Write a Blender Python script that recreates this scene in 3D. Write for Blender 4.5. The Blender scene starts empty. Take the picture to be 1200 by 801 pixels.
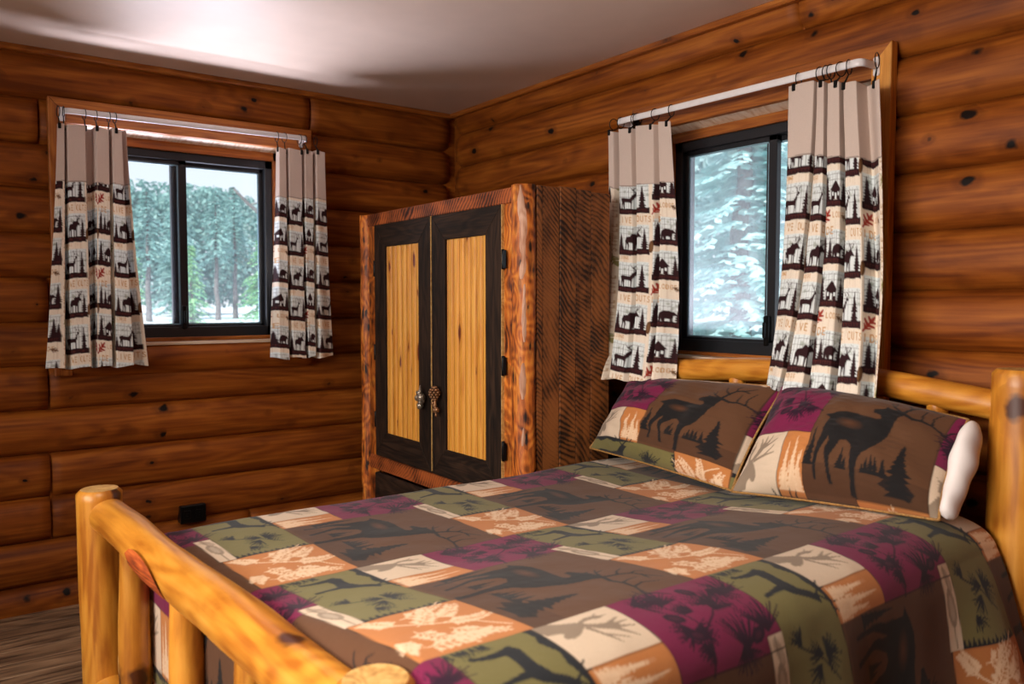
import bpy, math, random
import numpy as np
from mathutils import Vector, noise as mnoise

random.seed(7)
rng = np.random.default_rng(11)
SC = bpy.context.scene
COL = SC.collection
PI = math.pi


# ------------------------------------------------------------------ helpers
def lin(r, g, b):
    f = lambda c: (c / 255 / 12.92) if c / 255 <= 0.04045 else ((c / 255 + 0.055) / 1.055) ** 2.4
    return (f(r), f(g), f(b))


class MB:
    """Collects geometry for ONE mesh object, with a wood-grain vector and a random value per vertex."""

    def __init__(s):
        s.v, s.f, s.g, s.r, s.m, s.sm = [], [], [], [], [], []

    def add(s, vs, fs, gs=None, rnd=0.0, mat=0, smooth=True):
        b = len(s.v)
        s.v.extend(vs)
        s.g.extend(gs if gs is not None else vs)
        s.r.extend([rnd] * len(vs))
        for f in fs:
            s.f.append(tuple(b + i for i in f))
            s.m.append(mat)
            s.sm.append(smooth)

    def box(s, x0, x1, y0, y1, z0, z1, axis=0, rnd=None, mat=0, ch=0.0):
        """box with chamfered edges; grain runs along axis"""
        rnd = random.random() * 50 if rnd is None else rnd
        c = min(ch, (x1 - x0) * .4, (y1 - y0) * .4, (z1 - z0) * .4)
        X, Y, Z = (x0, x1), (y0, y1), (z0, z1)
        if c <= 0:
            vs = [(X[i], Y[j], Z[k]) for i in (0, 1) for j in (0, 1) for k in (0, 1)]
            fs = [(0, 1, 3, 2), (4, 6, 7, 5), (0, 4, 5, 1), (2, 3, 7, 6), (0, 2, 6, 4), (1, 5, 7, 3)]
        else:
            vs, ix = [], {}
            sg = (1, -1)
            for i in (0, 1):
                for j in (0, 1):
                    for k in (0, 1):
                        p = [X[i], Y[j], Z[k]]
                        o = [c * sg[i], c * sg[j], c * sg[k]]
                        for a in range(3):
                            q = [p[t] + (o[t] if t != a else 0) for t in range(3)]
                            ix[(i, j, k, a)] = len(vs)
                            vs.append(tuple(q))
            fs = []
            for a in range(3):
                b_, c_ = [(1, 2), (0, 2), (0, 1)][a]
                for e in (0, 1):
                    q = []
                    for (p, r) in ((0, 0), (1, 0), (1, 1), (0, 1)):
                        t = [0, 0, 0]
                        t[a] = e
                        t[b_] = p
                        t[c_] = r
                        q.append(ix[(*t, a)])
                    fs.append(tuple(q))
            for a in range(3):
                b_, c_ = [(1, 2), (0, 2), (0, 1)][a]
                for p in (0, 1):
                    for r in (0, 1):
                        t0 = [0, 0, 0]; t1 = [0, 0, 0]
                        t0[a] = 0; t1[a] = 1
                        for t in (t0, t1):
                            t[b_] = p; t[c_] = r
                        fs.append((ix[(*t0, b_)], ix[(*t1, b_)], ix[(*t1, c_)], ix[(*t0, c_)]))
            for i in (0, 1):
                for j in (0, 1):
                    for k in (0, 1):
                        fs.append((ix[(i, j, k, 0)], ix[(i, j, k, 1)], ix[(i, j, k, 2)]))
        o = rnd * 1.7
        perm = {0: (0, 1, 2), 1: (1, 0, 2), 2: (2, 0, 1)}[axis]
        gs = [(v[perm[0]] + o, v[perm[1]] + o * .37, v[perm[2]] + o * .61) for v in vs]
        s.add(vs, fs, gs, rnd, mat, False)

    def tube(s, p0, p1, r0, r1=None, seg=20, rings=14, wob=0.0, bend=0.0, rnd=None, mat=0, capmat=None, ch=0.006, caps=True):
        """tapered log from p0 to p1 with slight irregularity and chamfered sawn ends"""
        r1 = r0 if r1 is None else r1
        rnd = random.random() * 50 if rnd is None else rnd
        capmat = mat if capmat is None else capmat
        p0, p1 = Vector(p0), Vector(p1)
        d = p1 - p0
        L = d.length
        d.normalize()
        a = d.orthogonal().normalized()
        b = d.cross(a)
        ts = [i / (rings - 1) for i in range(rings)]
        rows = []
        vs, gs, fs = [], [], []
        tt = [(0.0, -ch), (ch / L, 0.0)] + [(t, 0) for t in ts[1:-1]] + [(1 - ch / L, 0), (1.0, -ch)]
        for (t, dr) in tt:
            c = p0 + d * (t * L)
            bd = mnoise.noise_vector(Vector((t * L * 1.6 + rnd, rnd * .3, 1.1))) * bend
            c = c + a * bd.x + b * bd.y
            row = []
            for k in range(seg):
                th = 2 * PI * k / seg
                r = (r0 + (r1 - r0) * t) + dr
                r *= 1 + wob * mnoise.noise(Vector((math.cos(th) * 1.1 + rnd, math.sin(th) * 1.1, t * L * 5)))
                row.append(len(vs))
                vs.append(tuple(c + a * (r * math.cos(th)) + b * (r * math.sin(th))))
                gs.append((t * L + rnd * 1.7, r0 * math.cos(th) + rnd * .4, r0 * math.sin(th)))
            rows.append(row)
        for i in range(len(rows) - 1):
            for k in range(seg):
                fs.append((rows[i][k], rows[i][(k + 1) % seg], rows[i + 1][(k + 1) % seg], rows[i + 1][k]))
        s.add(vs, fs, gs, rnd, mat)
        if caps:
            s.add([vs[i] for i in rows[0]], [tuple(range(seg))[::-1]], [gs[i] for i in rows[0]], rnd, capmat, False)
            s.add([vs[i] for i in rows[-1]], [tuple(range(seg))], [gs[i] for i in rows[-1]], rnd, capmat, False)

    def ball(s, c, rx, ry, rz, seg=12, rings=8, rnd=0.0, mat=0, wob=0.0):
        vs, fs = [(c[0], c[1], c[2] + rz)], []
        for i in range(1, rings):
            ph = PI * i / rings
            for k in range(seg):
                th = 2 * PI * k / seg
                q = 1 + wob * mnoise.noise(Vector((math.cos(th) * 2 + c[0] * 90, math.sin(th) * 2, ph * 2)))
                vs.append((c[0] + rx * q * math.sin(ph) * math.cos(th), c[1] + ry * q * math.sin(ph) * math.sin(th), c[2] + rz * math.cos(ph)))
        vs.append((c[0], c[1], c[2] - rz))
        for k in range(seg):
            fs.append((0, 1 + k, 1 + (k + 1) % seg))
            l = 1 + (rings - 2) * seg
            fs.append((len(vs) - 1, l + (k + 1) % seg, l + k))
        for i in range(rings - 2):
            for k in range(seg):
                p = 1 + i * seg
                fs.append((p + k, p + seg + k, p + seg + (k + 1) % seg, p + (k + 1) % seg))
        s.add(vs, fs, None, rnd, mat)

    def sweep(s, pts, r, seg=8, closed=False, rnd=0.0, mat=0):
        """round cord along a polyline"""
        P = [Vector(p) for p in pts]
        n = len(P)
        vs, fs, gs = [], [], []
        nrm = None
        for i in range(n):
            t = (P[(i + 1) % n] - P[i - 1]) if closed or 0 < i < n - 1 else (P[min(i + 1, n - 1)] - P[max(i - 1, 0)])
            t.normalize()
            if nrm is None:
                nrm = t.orthogonal().normalized()
            nrm = (nrm - t * nrm.dot(t)).normalized()
            b = t.cross(nrm)
            for k in range(seg):
                th = 2 * PI * k / seg
                vs.append(tuple(P[i] + nrm * (r * math.cos(th)) + b * (r * math.sin(th))))
                gs.append((i * .02, math.cos(th) * r, math.sin(th) * r))
        m = n if closed else n - 1
        for i in range(m):
            j = (i + 1) % n
            for k in range(seg):
                fs.append((i * seg + k, i * seg + (k + 1) % seg, j * seg + (k + 1) % seg, j * seg + k))
        if not closed:
            fs.append(tuple(range(seg))[::-1])
            fs.append(tuple(range((n - 1) * seg, n * seg)))
        s.add(vs, fs, gs, rnd, mat)

    def prism(s, poly, o, eu, ev, ew, depth, rnd=0.0, mat=0, axis_along=0):
        """polygon in the plane (eu, ev) at o, extruded by depth along ew"""
        o, eu, ev, ew = Vector(o), Vector(eu), Vector(ev), Vector(ew)
        n = len(poly)
        vs, gs = [], []
        for k in (0, 1):
            for (a, b) in poly:
                vs.append(tuple(o + eu * a + ev * b + ew * (depth * k)))
                gs.append(((a, b)[axis_along] + rnd, (b, a)[axis_along] + rnd * .3, depth * k))
        fs = [tuple(range(n))[::-1], tuple(range(n, 2 * n))]
        for i in range(n):
            j = (i + 1) % n
            fs.append((i, j, n + j, n + i))
        s.add(vs, fs, gs, rnd, mat, False)

    def build(s, name, mats, parent=None, origin=None, bevel=0.0, weld=False):
        me = bpy.data.meshes.new(name)
        if parent is not None:
            o = WORLD[parent.name]
        elif origin is not None:
            o = Vector(origin)
        else:
            o = Vector((0, 0, 0))
        V = np.array(s.v, dtype=np.float64) - np.array(o)
        me.from_pydata(V.tolist(), [], s.f)
        me.polygons.foreach_set('material_index', np.array(s.m, dtype=np.int32))
        me.polygons.foreach_set('use_smooth', np.array(s.sm, dtype=bool))
        a = me.attributes.new('grain', 'FLOAT_VECTOR', 'POINT')
        a.data.foreach_set('vector', np.array(s.g, dtype=np.float32).ravel())
        a = me.attributes.new('rnd', 'FLOAT', 'POINT')
        a.data.foreach_set('value', np.array(s.r, dtype=np.float32))
        for m in (mats if isinstance(mats, (list, tuple)) else [mats]):
            me.materials.append(m)
        me.update()
        ob = bpy.data.objects.new(name, me)
        COL.objects.link(ob)
        if parent is not None:
            ob.parent = parent
            WORLD[ob.name] = WORLD[parent.name]
        else:
            ob.location = o
            WORLD[ob.name] = o
        if bevel:
            md = ob.modifiers.new('edges', 'BEVEL')
            md.width = bevel; md.segments = 2; md.limit_method = 'ANGLE'
        return ob


WORLD = {}


def thing(name, label, cat, loc, group=None):
    o = bpy.data.objects.new(name, None)
    o.empty_display_size = .1
    COL.objects.link(o)
    o.location = loc
    WORLD[o.name] = Vector(loc)
    return tag(o, label, cat, group)


def tag(o, label, cat, group=None):
    o['label'] = label
    o['category'] = cat
    if group:
        o['group'] = group
    return o


def struct(o):
    o['kind'] = 'structure'
    return o


def copy_tree(o, parent=None):
    c = o.copy()
    COL.objects.link(c)
    c.parent = parent
    for ch in list(o.children):
        copy_tree(ch, c)
    return c


# ------------------------------------------------------------------ materials
def new_mat(name):
    m = bpy.data.materials.new(name)
    m.use_nodes = True
    nt = m.node_tree
    b = nt.nodes['Principled BSDF']
    return m, nt, b


def N(nt, typ, **kw):
    n = nt.nodes.new(typ)
    for k, v in kw.items():
        setattr(n, k, v)
    return n


def ramp(nt, stops):
    n = N(nt, 'ShaderNodeValToRGB')
    e = n.color_ramp.elements
    while len(e) < len(stops):
        e.new(0.5)
    for i, (p, c) in enumerate(stops):
        e[i].position = p
        e[i].color = (*c[:3], 1)
    return n


def mixc(nt, fac, a, b, mode='MIX'):
    n = N(nt, 'ShaderNodeMix', data_type='RGBA', blend_type=mode)
    for sock, v in ((n.inputs[0], fac), (n.inputs[6], a), (n.inputs[7], b)):
        if hasattr(v, 'is_output'):
            nt.links.new(v, sock)
        elif isinstance(v, (int, float)):
            sock.default_value = v
        else:
            sock.default_value = (*v[:3], 1)
    return n.outputs[2]


def mathn(nt, op, a, b=0.0, clamp=False):
    n = N(nt, 'ShaderNodeMath', operation=op, use_clamp=clamp)
    for sock, v in ((n.inputs[0], a), (n.inputs[1], b)):
        if hasattr(v, 'is_output'):
            nt.links.new(v, sock)
        else:
            sock.default_value = v
    return n.outputs[0]


def wood(name, light, mid, dark, knot=None, along=1.6, across=26.0, rough=.45, bump=.15, knots=.55, ksize=.16,
         kal=4.0, kac=9.0, vary=.35, coat=0.0, warp=1.4, cracks=0.0, spec=.4, figure=.12):
    m, nt, b = new_mat(name)
    L = nt.links.new
    at = N(nt, 'ShaderNodeAttribute', attribute_name='grain')
    rn = N(nt, 'ShaderNodeAttribute', attribute_name='rnd')
    mp = N(nt, 'ShaderNodeMapping')
    mp.inputs['Scale'].default_value = (along, across, across)
    L(at.outputs['Vector'], mp.inputs['Vector'])
    # slow warp so grain lines wander around
    wn = N(nt, 'ShaderNodeTexNoise'); wn.inputs['Scale'].default_value = 3.0; wn.inputs['Detail'].default_value = 2
    L(at.outputs['Vector'], wn.inputs['Vector'])
    wm = N(nt, 'ShaderNodeVectorMath', operation='SCALE'); wm.inputs['Scale'].default_value = warp
    L(wn.outputs['Color'], wm.inputs[0])
    wa = N(nt, 'ShaderNodeVectorMath', operation='ADD')
    L(mp.outputs[0], wa.inputs[0]); L(wm.outputs[0], wa.inputs[1])
    n1 = N(nt, 'ShaderNodeTexNoise'); n1.inputs['Scale'].default_value = 1.0; n1.inputs['Detail'].default_value = 7
    n1.inputs['Roughness'].default_value = .62
    L(wa.outputs[0], n1.inputs['Vector'])
    mp2 = N(nt, 'ShaderNodeMapping'); mp2.inputs['Scale'].default_value = (along * 2.2, across * 5, across * 5)
    L(at.outputs['Vector'], mp2.inputs['Vector'])
    n6 = N(nt, 'ShaderNodeTexNoise'); n6.inputs['Scale'].default_value = 1.0; n6.inputs['Detail'].default_value = 4
    L(mp2.outputs[0], n6.inputs['Vector'])
    gf = mathn(nt, 'ADD', mathn(nt, 'MULTIPLY', n1.outputs['Fac'], .62), mathn(nt, 'MULTIPLY', n6.outputs['Fac'], .38))
    mp3 = N(nt, 'ShaderNodeMapping'); mp3.inputs['Scale'].default_value = (along * .8, across * .42, across * .42)
    L(at.outputs['Vector'], mp3.inputs['Vector'])
    n7 = N(nt, 'ShaderNodeTexNoise'); n7.inputs['Scale'].default_value = 1.0; n7.inputs['Detail'].default_value = 1.5
    L(mp3.outputs[0], n7.inputs['Vector'])
    fg = mathn(nt, 'SINE', mathn(nt, 'MULTIPLY', n7.outputs['Fac'], 75.0))
    gf = mathn(nt, 'ADD', gf, mathn(nt, 'MULTIPLY', fg, figure * .5))
    rp = ramp(nt, [(.34, dark), (.50, mid), (.66, light)])
    L(gf, rp.inputs['Fac'])
    # broad mottling + per piece tone
    n2 = N(nt, 'ShaderNodeTexNoise'); n2.inputs['Scale'].default_value = 2.6; n2.inputs['Detail'].default_value = 3
    L(at.outputs['Vector'], n2.inputs['Vector'])
    wh = N(nt, 'ShaderNodeTexWhiteNoise', noise_dimensions='1D')
    L(rn.outputs['Fac'], wh.inputs['W'])
    tone = mathn(nt, 'ADD', mathn(nt, 'MULTIPLY', n2.outputs['Fac'], 0.9), mathn(nt, 'MULTIPLY', wh.outputs['Value'], .6))
    tone = mathn(nt, 'SUBTRACT', tone, .75)
    hsv = N(nt, 'ShaderNodeHueSaturation')
    L(rp.outputs['Color'], hsv.inputs['Color'])
    L(mathn(nt, 'ADD', mathn(nt, 'MULTIPLY', tone, vary * 1.5), 1.0), hsv.inputs['Value'])
    col = hsv.outputs['Color']
    hgt = gf
    if knot is not None:
        km = N(nt, 'ShaderNodeMapping'); km.inputs['Scale'].default_value = (kal, kac, kac * .12)
        L(at.outputs['Vector'], km.inputs['Vector'])
        kw = N(nt, 'ShaderNodeVectorMath', operation='ADD')
        ks = N(nt, 'ShaderNodeVectorMath', operation='SCALE'); ks.inputs['Scale'].default_value = .25
        n3 = N(nt, 'ShaderNodeTexNoise'); n3.inputs['Scale'].default_value = 22
        L(at.outputs['Vector'], n3.inputs['Vector']); L(n3.outputs['Color'], ks.inputs[0])
        L(km.outputs[0], kw.inputs[0]); L(ks.outputs[0], kw.inputs[1])
        vo = N(nt, 'ShaderNodeTexVoronoi', feature='F1'); vo.inputs['Scale'].default_value = 1.0
        L(kw.outputs[0], vo.inputs['Vector'])
        sep = N(nt, 'ShaderNodeSeparateColor'); L(vo.outputs['Color'], sep.inputs[0])
        on = mathn(nt, 'GREATER_THAN', sep.outputs[0], 1 - knots)
        size = mathn(nt, 'ADD', mathn(nt, 'MULTIPLY', sep.outputs[1], ksize), ksize * .35)
        kk = mathn(nt, 'DIVIDE', vo.outputs['Distance'], size)
        km1 = mathn(nt, 'MULTIPLY', on, mathn(nt, 'MULTIPLY', mathn(nt, 'SUBTRACT', 1.15, kk, True), 2.2), True)
        halo = mathn(nt, 'MULTIPLY', on, mathn(nt, 'MULTIPLY', mathn(nt, 'SUBTRACT', 2.6, kk, True), .45), True)
        col = mixc(nt, halo, col, [c * .8 + k * .2 for c, k in zip(dark, knot)])
        col = mixc(nt, km1, col, knot)
    if cracks:
        cm = N(nt, 'ShaderNodeMapping'); cm.inputs['Scale'].default_value = (.7, 14, 14)
        L(at.outputs['Vector'], cm.inputs['Vector'])
        n4 = N(nt, 'ShaderNodeTexNoise'); n4.inputs['Scale'].default_value = 1.0; n4.inputs['Detail'].default_value = 1
        L(cm.outputs[0], n4.inputs['Vector'])
        ab = mathn(nt, 'ABSOLUTE', mathn(nt, 'SUBTRACT', n4.outputs['Fac'], .62))
        ck = mathn(nt, 'MULTIPLY', mathn(nt, 'LESS_THAN', ab, .006), cracks)
        col = mixc(nt, ck, col, [c * .18 for c in dark])
    L(col, b.inputs['Base Color'])
    rr = mathn(nt, 'ADD', mathn(nt, 'MULTIPLY', n1.outputs['Fac'], .25), rough - .12)
    L(rr, b.inputs['Roughness'])
    b.inputs['Specular IOR Level'].default_value = spec
    if coat:
        b.inputs['Coat Weight'].default_value = coat
        b.inputs['Coat Roughness'].default_value = .3
    bp = N(nt, 'ShaderNodeBump'); bp.inputs['Strength'].default_value = bump; bp.inputs['Distance'].default_value = .004
    L(hgt, bp.inputs['Height']); L(bp.outputs[0], b.inputs['Normal'])
    return m


def plain(name, col, rough=.5, metal=0.0, spec=.5, noise=0.0, nscale=60, bump=0.0):
    m, nt, b = new_mat(name)
    b.inputs['Roughness'].default_value = rough
    b.inputs['Metallic'].default_value = metal
    b.inputs['Specular IOR Level'].default_value = spec
    tc = N(nt, 'ShaderNodeTexCoord')
    n = N(nt, 'ShaderNodeTexNoise'); n.inputs['Scale'].default_value = nscale; n.inputs['Detail'].default_value = 4
    nt.links.new(tc.outputs['Object'], n.inputs['Vector'])
    r = ramp(nt, [(.3, [c * (1 - noise) for c in col]), (.7, [min(1, c * (1 + noise)) for c in col])])
    nt.links.new(n.outputs['Fac'], r.inputs['Fac'])
    nt.links.new(r.outputs['Color'], b.inputs['Base Color'])
    if bump:
        bp = N(nt, 'ShaderNodeBump'); bp.inputs['Strength'].default_value = bump; bp.inputs['Distance'].default_value = .002
        nt.links.new(n.outputs['Fac'], bp.inputs['Height']); nt.links.new(bp.outputs[0], b.inputs['Normal'])
    return m


def cloth(name, rough=.85, weave=900, trans=0.0, sheen=.0, tint=(1, 1, 1)):
    """cloth coloured by the print stored on the mesh, with a fine woven bump"""
    m, nt, b = new_mat(name)
    L = nt.links.new
    at = N(nt, 'ShaderNodeAttribute', attribute_name='print')
    tc = N(nt, 'ShaderNodeTexCoord')
    n = N(nt, 'ShaderNodeTexNoise'); n.inputs['Scale'].default_value = weave; n.inputs['Detail'].default_value = 2
    L(tc.outputs['Object'], n.inputs['Vector'])
    hs = N(nt, 'ShaderNodeHueSaturation')
    L(at.outputs['Color'], hs.inputs['Color'])
    L(mathn(nt, 'ADD', mathn(nt, 'MULTIPLY', n.outputs['Fac'], .5), .75), hs.inputs['Value'])
    col = mixc(nt, 1.0, hs.outputs['Color'], tint, 'MULTIPLY')
    L(col, b.inputs['Base Color'])
    b.inputs['Roughness'].default_value = rough
    b.inputs['Specular IOR Level'].default_value = .2
    b.inputs['Sheen Weight'].default_value = sheen
    n2 = N(nt, 'ShaderNodeTexNoise'); n2.inputs['Scale'].default_value = 9; n2.inputs['Detail'].default_value = 3
    L(tc.outputs['Object'], n2.inputs['Vector'])
    bp = N(nt, 'ShaderNodeBump'); bp.inputs['Strength'].default_value = .35; bp.inputs['Distance'].default_value = .012
    L(n2.outputs['Fac'], bp.inputs['Height'])
    L(bp.outputs[0], b.inputs['Normal'])
    if trans:
        tr = N(nt, 'ShaderNodeBsdfTranslucent'); L(col, tr.inputs['Color'])
        mx = N(nt, 'ShaderNodeMixShader'); mx.inputs[0].default_value = trans
        L(b.outputs[0], mx.inputs[1]); L(tr.outputs[0], mx.inputs[2])
        L(mx.outputs[0], nt.nodes['Material Output'].inputs['Surface'])
    return m


M_LOGS = wood('stained_log_siding', lin(162, 92, 28), lin(134, 69, 17), lin(100, 46, 9), lin(18, 9, 5), along=1.1, across=12, rough=.55,
              bump=.10, knots=.75, ksize=.14, kal=7.5, kac=9.0, vary=.22, warp=.8, spec=.22, figure=.10)
M_TRIM = wood('stained_trim_board', lin(174, 104, 40), lin(150, 82, 28), lin(116, 58, 18), lin(40, 16, 8), along=1.5, across=30, rough=.4, bump=.08,
              knots=.3, ksize=.12, kal=3, kac=14, vary=.2)
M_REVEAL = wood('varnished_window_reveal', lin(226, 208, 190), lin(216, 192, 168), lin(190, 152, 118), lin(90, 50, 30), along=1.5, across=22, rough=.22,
                bump=.03, knots=.25, vary=.2, coat=1.0)  # wood colour paled to put the window glare into it
M_PEELED = wood('peeled_varnished_log', lin(226, 158, 62), lin(208, 136, 44), lin(170, 98, 26), lin(74, 34, 10), along=2.2, across=13, rough=.4,
                bump=.14, knots=.4, ksize=.15, kal=5, kac=9, vary=.4, coat=.25)
M_PALE = wood('sawn_log_end', lin(226, 186, 120), lin(206, 160, 92), lin(170, 120, 62), lin(120, 80, 40), along=20, across=20, rough=.6, bump=.1, vary=.2)
M_SCAR = wood('bark_scar', lin(206, 104, 40), lin(170, 74, 24), lin(80, 30, 12), lin(20, 10, 5), along=2, across=30, rough=.6, bump=.4)
M_PINE = wood('clear_pine_boards', lin(232, 172, 80), lin(222, 154, 62), lin(200, 126, 42), lin(104, 38, 10), along=.8, across=34, rough=.38, bump=.04,
              knots=.5, ksize=.2, kal=6, kac=20, vary=.2, warp=.5)
M_BLACKWOOD = wood('dark_walnut_frame', lin(58, 40, 28), lin(38, 26, 18), lin(20, 14, 10), None, along=2, across=24, rough=.7, bump=.35, vary=.4, spec=.2)
M_BARK = wood('half_peeled_log', lin(216, 136, 52), lin(180, 94, 32), lin(64, 26, 12), lin(30, 14, 9), along=6, across=14, rough=.5, bump=.6,
              knots=.5, ksize=.32, kal=14, kac=44, vary=.6)
M_WHITEBARK = wood('pale_inner_bark', lin(206, 164, 140), lin(188, 140, 112), lin(150, 92, 60), lin(90, 50, 30), along=5, across=22, rough=.55, bump=.4)
M_FLOOR = wood('grey_brown_plank', lin(176, 146, 114), lin(140, 112, 86), lin(70, 54, 42), lin(30, 24, 20), along=.9, across=16, rough=.4, bump=.08,
               knots=.15, vary=.6)


def rough_sawn(name, light, dark, arc=True):
    """rough-sawn board with curved circular-saw kerf marks"""
    m, nt, b = new_mat(name)
    L = nt.links.new
    at = N(nt, 'ShaderNodeAttribute', attribute_name='grain')
    rn = N(nt, 'ShaderNodeAttribute', attribute_name='rnd')
    sp = N(nt, 'ShaderNodeSeparateXYZ'); L(at.outputs['Vector'], sp.inputs[0])
    # diagonal kerfs that swing a little differently on every board
    wh0 = N(nt, 'ShaderNodeTexWhiteNoise', noise_dimensions='1D'); L(rn.outputs['Fac'], wh0.inputs['W'])
    a2 = mathn(nt, 'ADD', mathn(nt, 'SUBTRACT', sp.outputs[1], mathn(nt, 'MULTIPLY', rn.outputs['Fac'], .629)), mathn(nt, 'SUBTRACT', sp.outputs[2], mathn(nt, 'MULTIPLY', rn.outputs['Fac'], 1.037)))
    lw = N(nt, 'ShaderNodeTexNoise'); lw.inputs['Scale'].default_value = 2.2; lw.inputs['Detail'].default_value = 1
    L(at.outputs['Vector'], lw.inputs['Vector'])
    sh = mathn(nt, 'ADD', mathn(nt, 'MULTIPLY', a2, mathn(nt, 'ADD', mathn(nt, 'MULTIPLY', wh0.outputs['Value'], .7), .55)), mathn(nt, 'MULTIPLY', lw.outputs['Fac'], .30))
    ph = mathn(nt, 'ADD', sp.outputs[0], sh)
    nz = N(nt, 'ShaderNodeTexNoise'); nz.inputs['Scale'].default_value = 14; nz.inputs['Detail'].default_value = 5
    L(at.outputs['Vector'], nz.inputs['Vector'])
    ph = mathn(nt, 'ADD', ph, mathn(nt, 'MULTIPLY', nz.outputs['Fac'], .03))
    sn = mathn(nt, 'SINE', mathn(nt, 'MULTIPLY', ph, 285.0))
    kerf = mathn(nt, 'POWER', mathn(nt, 'MULTIPLY', mathn(nt, 'ADD', sn, 1.0), .5), .7)
    mp = N(nt, 'ShaderNodeMapping'); mp.inputs['Scale'].default_value = (2, 30, 30); L(at.outputs['Vector'], mp.inputs[0])
    n2 = N(nt, 'ShaderNodeTexNoise'); n2.inputs['Scale'].default_value = 1.0; n2.inputs['Detail'].default_value = 6; L(mp.outputs[0], n2.inputs['Vector'])
    n5 = N(nt, 'ShaderNodeTexNoise'); n5.inputs['Scale'].default_value = 9; n5.inputs['Detail'].default_value = 3; L(at.outputs['Vector'], n5.inputs['Vector'])
    wh = N(nt, 'ShaderNodeTexWhiteNoise', noise_dimensions='1D'); L(rn.outputs['Fac'], wh.inputs['W'])
    f = mathn(nt, 'ADD', mathn(nt, 'MULTIPLY', kerf, .40), mathn(nt, 'MULTIPLY', n2.outputs['Fac'], .5))
    f = mathn(nt, 'ADD', f, mathn(nt, 'MULTIPLY', wh.outputs['Value'], .25))
    f = mathn(nt, 'ADD', f, mathn(nt, 'MULTIPLY', mathn(nt, 'SUBTRACT', n5.outputs['Fac'], .42), 1.2))
    r = ramp(nt, [(.38, dark), (.90, light)])
    L(f, r.inputs['Fac']); L(r.outputs['Color'], b.inputs['Base Color'])
    b.inputs['Roughness'].default_value = .6
    b.inputs['Specular IOR Level'].default_value = .3
    bp = N(nt, 'ShaderNodeBump'); bp.inputs['Strength'].default_value = .5; bp.inputs['Distance'].default_value = .003
    L(f, bp.inputs['Height']); L(bp.outputs[0], b.inputs['Normal'])
    return m


M_OCHRE = wood('ochre_trim_board', lin(214, 150, 66), lin(194, 126, 48), lin(156, 92, 30), lin(40, 16, 8), along=1.5, across=30, rough=.45, bump=.08,
               knots=.2, ksize=.12, kal=3, kac=14, vary=.2)
M_SAWN = rough_sawn('rough_sawn_barn_board', lin(154, 93, 46), lin(34, 18, 11))
M_SAWNRED = rough_sawn('rough_sawn_red_board', lin(176, 92, 44), lin(50, 21, 11))

M_CAULK = plain('dark_seam', lin(30, 14, 7), .9, spec=.1)
M_BLACKFRAME = plain('black_window_vinyl', lin(26, 27, 31), .35, noise=.08)
M_GASKET = plain('grey_sash_gasket', lin(120, 150, 165), .4)
M_CEIL = plain('painted_ceiling', lin(214, 190, 172), .36, spec=.45, noise=.03, nscale=7, bump=.02)
M_WHITE = plain('white_enamel', lin(226, 220, 220), .3, noise=.03)
M_BLACK = plain('black_metal', lin(16, 15, 15), .35, metal=.6)
M_SILVER = plain('antique_silver', lin(168, 156, 140), .32, metal=.85, noise=.45, nscale=90, bump=.3)
M_COPPER = plain('antique_bronze', lin(150, 110, 78), .4, metal=.7, noise=.45, nscale=90, bump=.3)
M_PILLOW = plain('white_cotton', lin(236, 226, 222), .85, spec=.2, noise=.03, nscale=20, bump=.05)
M_CORD = plain('braided_gold_cord', lin(150, 108, 54), .7, noise=.45, nscale=160, bump=.5)
M_SHADE = plain('dark_hem', lin(40, 34, 26), .8)
M_MATT = plain('mattress_ticking', lin(170, 160, 150), .9, noise=.05)
M_OUTER = plain('outer_wall_timber', lin(120, 70, 34), .7, noise=.1, nscale=6)


def glass_mat(name, dust):
    m, nt, b = new_mat(name)
    out = nt.nodes['Material Output']
    t = N(nt, 'ShaderNodeBsdfTransparent'); t.inputs[0].default_value = (.95, .98, .98, 1)
    g = N(nt, 'ShaderNodeBsdfGlossy'); g.inputs['Roughness'].default_value = .02
    fr = N(nt, 'ShaderNodeFresnel'); fr.inputs['IOR'].default_value = 1.45
    mx = N(nt, 'ShaderNodeMixShader')
    nt.links.new(fr.outputs[0], mx.inputs[0]); nt.links.new(t.outputs[0], mx.inputs[1]); nt.links.new(g.outputs[0], mx.inputs[2])
    # dusty film and dried drops, made milky to stand in for outdoor haze
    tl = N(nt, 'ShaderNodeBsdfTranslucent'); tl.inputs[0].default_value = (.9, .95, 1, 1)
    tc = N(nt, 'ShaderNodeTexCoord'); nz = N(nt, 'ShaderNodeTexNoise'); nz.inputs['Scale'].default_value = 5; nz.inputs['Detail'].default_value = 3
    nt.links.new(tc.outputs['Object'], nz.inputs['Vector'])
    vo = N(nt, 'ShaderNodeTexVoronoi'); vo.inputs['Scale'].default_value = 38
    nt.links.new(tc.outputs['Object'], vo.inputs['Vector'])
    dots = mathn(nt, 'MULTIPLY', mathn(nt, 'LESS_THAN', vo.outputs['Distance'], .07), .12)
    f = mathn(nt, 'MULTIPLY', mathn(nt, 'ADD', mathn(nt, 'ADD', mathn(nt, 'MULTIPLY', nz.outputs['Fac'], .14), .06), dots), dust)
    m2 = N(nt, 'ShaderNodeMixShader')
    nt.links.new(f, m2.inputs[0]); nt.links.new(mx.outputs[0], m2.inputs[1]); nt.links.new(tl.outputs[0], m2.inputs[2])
    nt.links.new(m2.outputs[0], out.inputs['Surface'])
    return m


M_GLASS = glass_mat('clear_window_glass', .13)
M_GLASS2 = glass_mat('hazy_window_glass', .62)

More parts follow.
